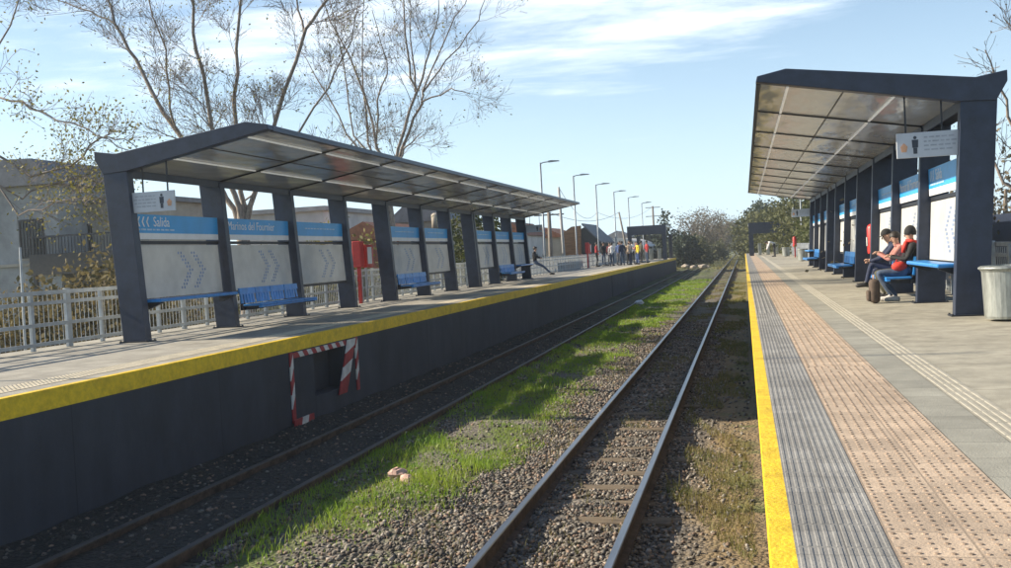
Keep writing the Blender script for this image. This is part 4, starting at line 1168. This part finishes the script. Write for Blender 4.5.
def bare_tree(name, label, cat, base, limbs, seed, leaf=None, sub=(3, 9, 2.2), group=None):
    R = random.Random(seed); t = thing(name, label, cat, base, 0, group); bb = Vector(base)
    mb, tw, lf = MB(), MB(), []
    for pts, r0, r1, dep, ns, ln in limbs:
        # refine with slight wander
        pp = []
        for i in range(len(pts) - 1):
            for k in range(3):
                q = pts[i].lerp(pts[i + 1], k / 3); pp.append(q + Vector((R.gauss(0, .04), R.gauss(0, .04), R.gauss(0, .03))) - bb)
        pp.append(pts[-1] - bb)
        branchset(mb, tw, pp, r0, r1, R, dep, lf, ns, ln)
    mb.build('trunk', MT['bark'], t, smooth=True)
    tw.build('branches', MT['twig'], t)
    if leaf:
        m, size, per, prob, spread = leaf
        lf = [q for q in lf if R.random() < prob]
        if lf: leaf_cloud(lf, size, 'leaves', m, t, spread, per, R)
    return t

Yt = 27.0
base1 = aty(243, 300, Yt); base1.z = -1.45
top = aty(243, 205, Yt)
lim = []
trunk = [base1, base1.lerp(top, .5) + Vector((.05, 0, 0)), top]
lim.append((trunk, .24, .17, 0, 0, 0))
for pix, r0, r1, dY, ns in (
    ([(243, 262), (236, 208), (212, 175), (180, 136), (137, 61), (116, 24), (104, -10), (90, -60)], .15, .045, 1.5, 13),
    ([(116, 24), (90, 12), (58, 0), (20, -14)], .05, .02, 1.0, 9),
    ([(182, 138), (169, 106), (165, 50), (150, 0), (140, -40)], .06, .025, -1.5, 9),
    ([(243, 262), (240, 206), (222, 168), (210, 128), (197, 50), (191, 2), (180, -60)], .145, .05, -1.0, 12),
    ([(243, 262), (244, 206), (239, 165), (237, 123), (236, 49), (241, 0), (250, -60)], .14, .05, .8, 12),
    ([(243, 262), (250, 206), (262, 165), (275, 123), (305, 30), (327, 0), (360, -50)], .14, .05, -.6, 12),
    ([(305, 30), (298, 0), (290, -50)], .06, .03, 0.6, 6),
    ([(258, 190), (283, 150), (330, 90), (350, 40), (366, -20)], .07, .02, 1.8, 10),
    ([(244, 240), (245, 200), (275, 175), (330, 160), (372, 128)], .06, .02, 2.0, 8)):
    lim.append((limb(pix, Yt, dY), r0 * .66, r1 * .55, 3, ns + 3, 1.8))
bare_tree('bare_tree', 'tall bare winter tree with several leaning trunks behind the near left shelter', 'tree', base1, lim, 3, (MT['leafy'], .04, 2, .16, .22))
# leafy low branches of a small tree at the far left
Yb = 21.0
b2 = aty(-40, 330, Yb); b2.z = -1.45
lim = [([b2, b2 + Vector((.2, 0, 2)), aty(-30, 150, Yb)], .09, .06, 0, 0, 0)]
for pix, r0, dY, ns in (([(-30, 150), (0, 97), (30, 108), (60, 120), (100, 134), (128, 150)], .05, -1.2, 9), ([(-30, 150), (20, 215), (55, 205), (100, 192)], .04, -1, 8), ([(-30, 140), (30, 175), (70, 165), (100, 138), (124, 139), (140, 152)], .05, .6, 9), ([(-25, 120), (-5, 60), (15, 10), (30, -40)], .05, 1.0, 3), ([(-30, 165), (20, 200), (60, 180), (100, 170), (112, 186)], .035, .3, 10), ([(60, 165), (85, 190), (104, 205)], .02, .2, 8)):
    lim.append((limb(pix, Yb, dY), r0 * .7, .010, 2, ns + 4, 1.15))
bare_tree('leafy_tree', 'small tree with sparse yellow green leaves reaching in at the left edge', 'tree', b2, lim, 9, (MT['leafy'], .042, 5, .5, .2))
# fan-shaped tree behind the middle of the left shelter
Yt = 38.0
base3 = aty(392, 300, Yt); base3.z = -1.45
lim = [([base3, base3.lerp(aty(390, 185, Yt), .6), aty(390, 185, Yt)], .24, .20, 0, 0, 0)]
for pix, r0, dY in (([(391, 235), (390, 185), (398, 150), (416, 90), (407, 53), (402, 0), (398, -40)], .12, -1), ([(416, 90), (411, 40), (410, 0)], .06, 1), ([(391, 235), (392, 185), (402, 148), (421, 104), (424, 92), (450, 30), (470, -10)], .11, 1), ([(418, 94), (430, 50), (436, 25), (440, -10)], .06, -1), ([(391, 235), (388, 185), (368, 144), (362, 56), (364, 0)], .10, .5), ([(391, 235), (390, 180), (380, 149), (357, 73), (330, 20), (318, -20)], .10, -1.5),
                     ([(391, 235), (386, 180), (348, 135), (318, 80), (300, 50)], .08, 1.4), ([(391, 235), (388, 182), (354, 135), (342, 60), (330, 0)], .08, 2.0), ([(396, 170), (405, 148), (424, 131)], .07, 0), ([(392, 176), (376, 145), (379, 100), (388, 60), (372, 10)], .07, -2), ([(421, 104), (450, 88), (470, 94)], .05, -.5), ([(424, 92), (446, 60), (478, 20), (488, -10)], .05, .6)):
    lim.append((limb(pix, Yt, dY), r0 * .75, .014, 3, 9, 2.0))
bare_tree('bare_tree', 'fan shaped bare tree with many thin stems behind the middle of the left shelter', 'tree', base3, lim, 17, (MT['leafy'], .05, 2, .10, .2))
# right edge: thin bare tree behind the right shelter
Yt = 24.
base4 = aty(1040, 270, Yt); base4.z = -1.45
lim = [([base4, aty(1030, 200, Yt)], .14, .10, 0, 0, 0)]
for pix in ([(1030, 200), (1015, 130), (1000, 85), (985, 50)], [(1030, 200), (1005, 185), (985, 150), (975, 120)], [(1030, 200), (1035, 100), (1020, 40), (1005, 20)], [(1030, 190), (1045, 120), (1060, 40)]):
    lim.append((limb(pix, Yt, random.uniform(-1, 1)), .05, .012, 2, 8, 1.1))
bare_tree('bare_tree', 'thin bare tree rising behind the near end of the right shelter', 'tree', base4, lim, 23, (MT['leafb'], .035, 1, .3, .12))

def crown(name, label, cat, base, h, w_, m, seed, nclump=60, per=60, leaf=.16, trunk_h=.25, shape='round', group=None, twigs=False, trunkr=.16):
    R = random.Random(seed); t = thing(name, label, cat, base, 0, group)
    mb = MB(); pts = []
    mb.tube([(0, 0, 0), (R.uniform(-.1, .1), 0, h * .4), (0, 0, h * .75)], [trunkr, trunkr * .7, trunkr * .25], 7)
    for k in range(nclump):
        for _ in range(30):
            x, y, z = R.uniform(-1, 1), R.uniform(-1, 1), R.uniform(0, 1)
            lim_ = {'round': math.sqrt(max(0, 1 - (2 * z - 1) ** 2)) * .95 + .05, 'cone': (1 - z) * .95 + .06, 'wide': min(1, 1.6 * math.sqrt(max(0, 1 - z)))}[shape]
            rr_ = math.hypot(x, y)
            if rr_ < lim_ and rr_ > lim_ * .35 * R.random(): break
        k2 = 1 + .18 * math.sin(3 * math.atan2(y, x) + seed)
        q = Vector((x * w_ / 2 * k2, y * w_ / 2 * k2, h * (trunk_h + (1 - trunk_h) * z) * R.uniform(.93, 1.03))); pts.append(q)
        if k % 3 == 0 or twigs: mb.tube([(0, 0, min(h * .7, q.z * .65)), q * .6 + Vector((0, 0, q.z * .32)), q], [trunkr * .3, trunkr * .16, .012], 4, False)
    mb.build('trunk', MT['bark'], t)
    leaf_cloud(pts, leaf, 'crown', m, t, w_ / 2 / math.sqrt(nclump) * 1.45, per, R)
    return t
G = -1.45
def place(px, Y): p_ = aty(px, 250, Y); return (p_.x, Y, G)
# left: green tree in the gap, yucca, far masses
crown('leafy_tree', 'green and yellow leafed tree showing through the second gap of the left shelter', 'tree', place(475, 44), 5.2, 2.7, MT['leafg'], 4, 60, 70, .10, .12)
def yucca(base, h, seed):
    R = random.Random(seed); t = thing('yucca_plant', 'spiky yucca plant behind the left fence beyond the shelter', 'plant', base)
    mb, lf = MB(), MB()
    for k in range(5):
        a = R.uniform(0, 6.3); tp = Vector((math.cos(a) * R.uniform(.2, 1.3), math.sin(a) * .7, h * R.uniform(.5, .85)))
        mb.tube([(0, 0, 0), tp * .5, tp], [.14, .1, .08], 6)
        for j in range(46):
            d = Vector((R.gauss(0, 1), R.gauss(0, 1), R.gauss(.35, .7))).normalized(); sd2 = d.cross(Vector((0, 0, 1))).normalized() * .045
            e = tp + d * R.uniform(.6, 1.0); lf.add([tp - sd2, tp + sd2, e - Vector((0, 0, .08))], [(0, 1, 2)])
    mb.build('stem', MT['bark'], t); lf.build('leaves', MT['leafg'], t)
yucca(place(553, 62), 2.6, 5)
yucca_l = None
tr = [('evergreen_tree', 'dark evergreen tree behind the far left portal', 667, 132, 7.6, 4.4, 'leafd', 'cone', .22), ('evergreen_tree', 'small dark evergreen tree left of the larger one behind the portal', 646, 150, 5.6, 3.6, 'leafd', 'round', .22), ('evergreen_bush', 'dense dark bush at the end of the left platform', 684, 122, 3.9, 3.8, 'leafd', 'round', .2),
      ('bare_scrub_tree', 'brown leafless tree left of the vanishing tracks, nearest the evergreen', 694, 150, 7.6, 6.2, 'leafb', 'round', .18), ('bare_scrub_tree', 'brown leafless tree in the middle of the clump left of the tracks', 709, 165, 8.6, 7.0, 'leafb', 'round', .2), ('bare_scrub_tree', 'brown leafless tree at the right of the clump beside the tracks', 723, 190, 8.2, 6.6, 'leafb', 'round', .2),
      ('bush', 'olive bush at the foot of the brown trees by the left track', 695, 140, 3.6, 4.5, 'scrub', 'wide', .2), ('bush', 'low olive bush under the brown trees nearer the tracks', 711, 160, 3.2, 4.8, 'scrub', 'wide', .2), ('far_tree', 'hazy small tree above the vanishing point of the tracks', 735, 330, 9, 8, 'leafd', 'round', .4), ('far_tree', 'hazy far tree behind the end of the tracks on the right', 744, 360, 10.5, 11, 'leafd', 'round', .4), ('far_tree', 'hazy far tree left of the vanishing point', 727, 300, 9, 8, 'scrub', 'round', .4)]
for i, (nm, lb, px, Y, h, w_, m, sh, lf) in enumerate(tr):
    br = nm == 'bare_scrub_tree'
    crown(nm, lb, 'bush' if 'bush' in nm else 'tree', place(px, Y), h, w_, MT[m], 30 + i, 90, 55 if not br else 34, lf * (.75 if br else 1), .08 if not br else .15, sh, twigs=br, group='trees beyond the platform ends')
tr = [('conifer_tree', 'dark conifer rising above the scrub beyond the right shelter', 768, 150, 9.0, 5.5, 'leafd', 'round', .25), ('scrub_tree', 'olive scrub tree beyond the right portal, leftmost of the row', 760, 128, 6.3, 6.0, 'scrub', 'round', .2), ('scrub_tree', 'olive scrub tree behind the right portal beam', 778, 116, 7.0, 6.5, 'scrub', 'round', .2), ('scrub_tree', 'tall olive scrub tree behind the thin lamp posts', 796, 100, 6.8, 6.2, 'scrub', 'round', .18),
      ('scrub_tree', 'olive scrub tree next to the far end of the right shelter', 818, 84, 6.4, 6.5, 'scrub', 'round', .16), ('scrub_tree', 'green scrub tree behind the far bays of the right shelter', 846, 70, 5.8, 6.0, 'leafg', 'round', .15), ('scrub_tree', 'brownish scrub tree behind the middle of the right shelter', 885, 55, 5.0, 6.0, 'leafb', 'round', .13), ('brown_bush', 'dry brown bush behind the near column of the right shelter', 1008, 30, 4.9, 7.5, 'leafb', 'wide', .075), ('brown_bush', 'dry brown bush behind the near bays of the right shelter', 950, 38, 4.2, 6.5, 'leafb', 'round', .08)]
for i, (nm, lb, px, Y, h, w_, m, sh, lf) in enumerate(tr):
    crown(nm, lb, 'bush' if 'bush' in nm else 'tree', place(px, Y), h, w_, MT[m], 60 + i, 90, 60, lf, .05, sh, group='trees behind the right platform')
# dry bushes behind the left fence
for i, (px, Y, h, w_, m, lb) in enumerate(((60, 20.5, 2.5, 3.6, 'dry', 'dry yellow bush behind the left fence in front of the barred window'), (100, 22, 2.9, 3.2, 'dry', 'dry yellow bush behind the left fence beside the first column'), (20, 18, 2.0, 2.6, 'dry', 'low dry bush at the left edge behind the fence'), (165, 27, 2.2, 4, 'dry', 'dry bush under the first panel of the left shelter'), (262, 36, 2.6, 4.5, 'scrub', 'olive bush behind the station name bay'), (420, 46, 2.4, 4, 'scrub', 'olive bush behind the fifth bay of the left shelter'), (338, 40, 4.4, 3.2, 'leafy', 'yellow leafed bush in front of the brick house'))):
    crown('dry_bush' if m == 'dry' else 'bush', lb, 'bush', place(px, Y), h, w_, MT[m], 90 + i, 70, 70, .055 + .0012 * Y, .02, 'wide', trunkr=.05, group='bushes behind the left fence')

# ------------------------------------------------------------------ buildings
def window(t, x, y, z, w_, h, face, bars_=0, fm='frame', par=None):
    """face: 'x' (plane at x, facing +x) or 'y' (plane at y, facing -y). x,y,z = centre bottom"""
    mb = MB(); fr = .07
    if face == 'x': bx_ = lambda a, b_, c, d, e, f_: (x + e, x + f_, y + a, y + b_, z + c, z + d)
    else: bx_ = lambda a, b_, c, d, e, f_: (x + a, x + b_, y - f_, y - e, z + c, z + d)
    for q in ((-w_ / 2, -w_ / 2 + fr, 0, h), (w_ / 2 - fr, w_ / 2, 0, h), (-w_ / 2 + fr, w_ / 2 - fr, 0, fr), (-w_ / 2 + fr, w_ / 2 - fr, h - fr, h)): mb.box(*bx_(*q, -.05, .06))
    wn = mb.build('window', MT[fm], t)
    MB().box(*bx_(-w_ / 2 + fr, w_ / 2 - fr, fr, h - fr, -.04, .012)).build('pane', MT['glass'], wn)
    if bars_:
        mb = MB()
        for k in range(bars_):
            c = -w_ / 2 + (k + 1) * w_ / (bars_ + 1); mb.box(*bx_(c - .012, c + .012, 0, h, .07, .094))
        for zz_ in (.25, .75): mb.box(*bx_(-w_ / 2, w_ / 2, h * zz_ - .015, h * zz_ + .015, .095, .11))
        mb.build('bars', MT['iron'], wn)
    return wn
# A: two storey grey house at the far left
xa1 = aty(60, 250, 38).x; za = aty(30, 186, 38).z - G
hA = thing('grey_house', 'two storey grey rendered house with a barred window at the left edge', 'house', (xa1, 38, G))
MB().box(-16, 0, 0, 5, 0, za).build('wall', MT['wall'], hA)
rf = MB(); rf.prism([(-16.4, za), (.35, za), (-.9, za + 1.15), (-14.5, za + 1.5)], -.4, 5.4); rf.build('roof', MT['roofg'], hA)
xw = aty(33, 250, 38).x - xa1; zw_ = aty(33, 258, 38).z - G
window(hA, xw, 0, zw_, 1.25, 1.7, 'y', 7)
window(hA, xw + .2, 0, .5, 1.3, 1.6, 'y', 5)
MB().box(-16.1, .1, -.12, -.002, zw_ - .35, zw_ - .22).build('string_course', MT['wallb'], hA)
MB().box(xw - .75, xw + .75, -.10, -.002, zw_ - .1, zw_ - .02).build('window_sill', MT['wallb'], hA)
xb0 = aty(62, 250, 40).x; wb = aty(150, 250, 40).x - xb0; zb = aty(100, 203, 40).z - G
hB = thing('terrace_house', 'pale house with a dark railed terrace beside the grey house', 'house', (xb0, 40, G))
MB().box(0, wb, 0, 6, 0, zb).build('wall', MT['wallb'], hB)
MB().box(-.3, wb + .3, -.3, 6.3, zb, zb + .22).build('roof', MT['roofg'], hB)
zs = aty(100, 272, 38).z - G
MB().box(0, wb, -2.2, -.002, zs, zs + .9).build('terrace_slab', MT['frame'], hB)
rl = MB(); rl.box(0, wb, -2.2, -2.14, zs + 1.62, zs + 1.70)
for k in range(int(wb / .16)): rl.box(.05 + k * .16, .08 + k * .16, -2.18, -2.15, zs + .902, zs + 1.618)
rl.build('railing', MT['iron'], hB)
for x in (.15, wb / 2, wb - .15): MB().box(x - .1, x + .1, -2.1, -1.9, 0, zs - .002).build('post', MT['frame'], hB)
window(hB, wb * .25, 0, zs + .92, 1.0, 1.3, 'y'); window(hB, wb * .7, 0, .3, 1.6, 1.3, 'y')
MB().box(wb * .55, wb * .55 + .35, 1, 1.35, zb + .222, zb + 1.1).build('chimney', MT['wallw'], hB)
# C: flat white building behind the name bay
def block(name, label, px0, px1, Y, dep, zt, wm, roofm, wins=(), cat='building', roof_th=.25, gable=None, over=.25):
    a, b_ = aty(px0, 260, Y), aty(px1, 260, Y); w_ = b_.x - a.x
    t = thing(name, label, cat, (a.x, Y, G)); h = zt - G
    MB().box(0, w_, 0, dep, 0, h).build('wall', wm, t)
    if gable:
        mb = MB(); mb.prism([(-over, h), (w_ + over, h), (w_ * .5, h + gable)], -over, dep + over); rf_ = mb.build('roof', roofm, t)
    else:
        rf_ = MB().box(-over, w_ + over, -over, dep + over, h, h + roof_th).build('roof', roofm, t)
    for (u, z, ww, hh) in wins: window(t, u * w_, 0, z, ww, hh, 'y')
    return t, w_, h, rf_
zat = lambda py, Y, px: aty(px, py, Y).z
block('flat_roofed_building', 'pale flat roofed building behind the name and third bays of the left shelter', 243, 326, 52, 9, zat(213, 52, 285), MT['wallw'], MT['wall'], ((.2, 1.2, 1.4, 1.3), (.7, 1.2, 1.4, 1.3)))
block('brick_house', 'red brick house with clay tile roof seen through the open left shelter bay', 334, 400, 47, 8, zat(240, 47, 360), MT['brick'], MT['rooft'], ((.3, 1.0, 1.1, 1.2), (.72, 1.0, 1.1, 1.2)), 'house', gable=.9)
block('dark_roofed_house', 'house with a dark pitched roof behind the fifth and sixth bays', 392, 446, 58, 9, zat(222, 58, 415), MT['wallb'], MT['roofg'], ((.5, 1.2, 1.4, 1.3),), 'house', gable=1.6)
tk = thing('water_tank', 'beige rooftop water tank on a thin stand above the left shelter gap', 'water tank', (*aty(437, 240, 57)[:2], G))
zt = zat(228, 57, 437) - G; zp_ = zat(213, 57, 437) - G
MB().lathe([(0, zt), (.26, zt), (.27, zp_ - .1), (.15, zp_), (0, zp_)], n=16).build('tank', MT['wallb'], tk, smooth=True)
st_ = MB()
for q in (-.2, .2): st_.box(q - .03, q + .03, -.2, -.14, 0, zt)
st_.build('stand', MT['cpole'], tk)
block('low_house', 'low beige house with a reddish roof beyond the left shelter', 524, 566, 92, 9, zat(238, 92, 545), MT['wallb'], MT['rooft'], ((.3, 1.0, 1.2, 1.2), (.7, 1.0, 1.2, 1.2)), 'house', gable=1.0)
# brown wedge-shaped gable
a, b_ = aty(563, 255, 84), aty(583, 255, 84); wz = zat(226, 84, 573) - G
t = thing('timber_clad_house', 'steep brown timber gable beyond the end of the left shelter', 'house', (a.x, 84, G))
MB().prism([(.1, 0), (1.5, 0), (1.5, .2), (1.62, wz), (.85, wz - .05), (.05, wz - .55)], 0, .35).build('gable_wall', MT['timber'], t)
MB().prism([(.2, 0), (3.1, 0), (3.0, wz - 1.2), (1.9, wz - .15), (.3, wz - .8)], .36, 9).build('wall', MT['frame'], t)
MB().prism([(1.68, wz + .05), (3.3, wz - 1.6), (3.3, wz - 1.45), (1.68, wz + .2)], .3, 9.2).build('roof', MT['roofg'], t)
# arched warehouse
a, b_ = aty(592, 255, 128), aty(646, 255, 128); w_ = b_.x - a.x; zw = zat(248, 128, 620) - G
t = thing('arched_warehouse', 'pale warehouse with an arched grey roof beyond the left fence', 'warehouse', (a.x, 128, G))
MB().box(0, w_, 0, 26, 0, zw).build('wall', MT['wall'], t)
arc = [(-.2 + (w_ + .4) * k / 12, zw + 1.3 * math.sin(PI * k / 12)) for k in range(13)]
MB().prism(arc, -.3, 26.3).build('roof', MT['wallw'], t)
MB().box(w_ * .3, w_ * .7, -.03, -.002, 0, zw * .8).build('door', MT['roofg'], t)
for i, (p0, p1, Y, py, wm, rm, lb) in enumerate(((582, 604, 112, 240, 'wallw', 'roofg', 'small white house with grey roof beside the brown timber gable'), (604, 632, 150, 238, 'wallb', 'roofg', 'beige house with grey pitched roof behind the arched warehouse'), (630, 655, 165, 240, 'wall', 'rooft', 'grey house with clay roof behind the crowd'), (500, 526, 75, 236, 'wallw', 'rooft', 'white house with clay roof behind the tenth bay of the left shelter'))):
    block('small_house', lb, p0, p1, Y, 8, zat(py, Y, (p0 + p1) / 2), MT[wm], MT[rm], ((.3, 1.0, 1.2, 1.2), (.7, 1.0, 1.2, 1.2)), 'house', gable=1.1)
# low wall behind the right platform
w1 = MB(); w1.box(6.2, 6.4, 14, 70, G, 1.5); tag(w1.build('boundary_wall', MT['navy']), 'dark boundary wall behind the right platform fence', 'wall')

# rubble beyond the end of the left platform
R = random.Random(8)
for k in range(14):
    px = R.uniform(683, 707); Y = R.uniform(106, 114)
    p_ = aty(px, 256, Y)
    mb = MB(); mb.ball((0, 0, 0), R.uniform(.18, .38), 7, 5, (R.uniform(.8, 1.5), R.uniform(.7, 1.1), R.uniform(.5, .8)))
    for i in range(len(mb.v)): mb.v[i] = tuple(c * R.uniform(.88, 1.12) for c in mb.v[i])
    o = mb.build('rubble_block', MT['stone']); o.location = (p_.x, Y, G + R.uniform(.1, .45))
    tag(o, 'pale broken rubble block heaped beyond the end of the left platform', 'rubble', 'rubble heap past the left platform')

# ------------------------------------------------------------------ utility poles and wires
def upole(label, px, Y, py_top, m='cpole', r=.13, arms=0, lean=0.0, group='utility poles beyond the left fence'):
    p_ = aty(px, 255, Y); h = zat(py_top, Y, px) - G
    t = thing('utility_pole', label, 'utility pole', (p_.x, Y, G), 0, group)
    MB().tube([(lean * h, 0, 0), (0, 0, h)], [r, r * .65], 8).build('pole', MT[m], t, smooth=True)
    for k in range(arms):
        MB().box(-1.1, 1.1, -.05, .05, h - .25 - k * 1.3, h - .15 - k * 1.3).build('crossarm', MT[m], t)
    return (p_.x, Y, G + h)
P1 = upole('leaning concrete utility pole just past the left shelter roof', 562, 66, 187, 'cpole', .12, 0, .03)
P2 = upole('short timber utility pole with a crossarm near the yucca', 551, 72, 212, 'pole', .2, 1)
P3 = upole('thin utility pole between the second and third lamp posts', 599, 110, 212, 'pole', .14)
P4 = upole('leaning timber pole near the fourth lamp post', 621, 105, 212, 'pole', .13, 0, .16)
P5 = upole('tall pylon pole with wide crossarms left of the evergreen', 655, 150, 206, 'pole', .2, 2)
def wire(label, a, b_, sag):
    a, b_ = Vector(a), Vector(b_); pts = [a.lerp(b_, k / 14) - Vector((0, 0, sag * 4 * (k / 14) * (1 - k / 14))) for k in range(15)]
    mb = MB(); mb.tube(pts, .018, 4, False); tag(mb.build('overhead_wire', MT['iron']), label, 'wire', 'overhead wires')
wire('overhead wire sagging from the leaning pole to the thin pole between lamps', P1, P3, 1.3)
wire('overhead wire from the thin pole between lamps to the pylon pole', P3, P5, 1.2)
wire('overhead wire from the crossarm pole by the yucca to the leaning timber pole', P2, P4, .8)
sp_ = aty(18, 250, 16.5)
o = MB().tube([(0, 0, 0), (.05, 0, 3.2)], [.03, .022], 6).build('thin_pole', MT['fence']); o.location = (sp_.x, 16.5, G); tag(o, 'thin pale pole standing behind the left fence in front of the grey house', 'pole')

# ------------------------------------------------------------------ litter
def litter(name, label, px, py, m, sz, cat='litter', z=None, seed=1):
    d = ray(px, py); zz_ = BED + .05 if z is None else z; k = (zz_ - CAM_Z) / d.z; R = random.Random(seed)
    mb = MB(); mb.ball((0, 0, 0), sz, 9, 6, (1.3, .9, .6))
    mb.v = [tuple(c * R.uniform(.72, 1.25) for c in v) for v in mb.v]
    o = mb.build(name, m); o.location = (d.x * k, d.y * k, zz_ + sz * .35); o.rotation_euler = (0, R.uniform(-.3, .3), R.uniform(0, 6)); tag(o, label, cat); return o
litter('broken_brick', 'pinkish broken brick lying in the grass, left one of the pair', 398, 476, MT['brickpink'], .10, 'brick', seed=2)
litter('broken_brick', 'pinkish broken brick lying in the grass, right one of the pair', 408, 482, MT['brickpink'], .085, 'brick', seed=3)
litter('plastic_bag', 'white plastic bag beside the left track, far along the shaded strip', 639, 305, MT['plastic'], .22, seed=4)
litter('plastic_bag', 'white plastic bag against the foot of the left platform face', 552, 317, MT['plastic'], .16, z=BED + .09, seed=5)
litter('paper_scrap', 'white paper scrap on the ground between the left track and the grass', 401, 435, MT['plastic'], .065, z=BED + .08, seed=6)
litter('paper_scrap', 'pale scrap on the dark ground by the hazard boards', 367, 387, MT['plastic'], .075, z=BED + .085, seed=7)
litter('paper_scrap', 'small white scrap at the foot of the platform face left of the hazard boards', 142, 468, MT['plastic'], .04, z=BED + .085, seed=8)

# ------------------------------------------------------------------ air
hm = bpy.data.materials.new('pale_haze'); hm.use_nodes = True; t_ = hm.node_tree; t_.nodes.clear()
ho = N(t_, 'ShaderNodeOutputMaterial'); pv_ = N(t_, 'ShaderNodeVolumePrincipled')
pv_.inputs['Color'].default_value = (.86, .93, 1, 1); pv_.inputs['Density'].default_value = .0006; pv_.inputs['Anisotropy'].default_value = .3
t_.links.new(pv_.outputs[0], ho.inputs['Volume'])
hz_box = MB().box(-160, 160, -12, 520, BED - 1.1, 26).build('haze', hm)
stuff(hz_box, 'thin pale haze in the air along the line', 'haze')
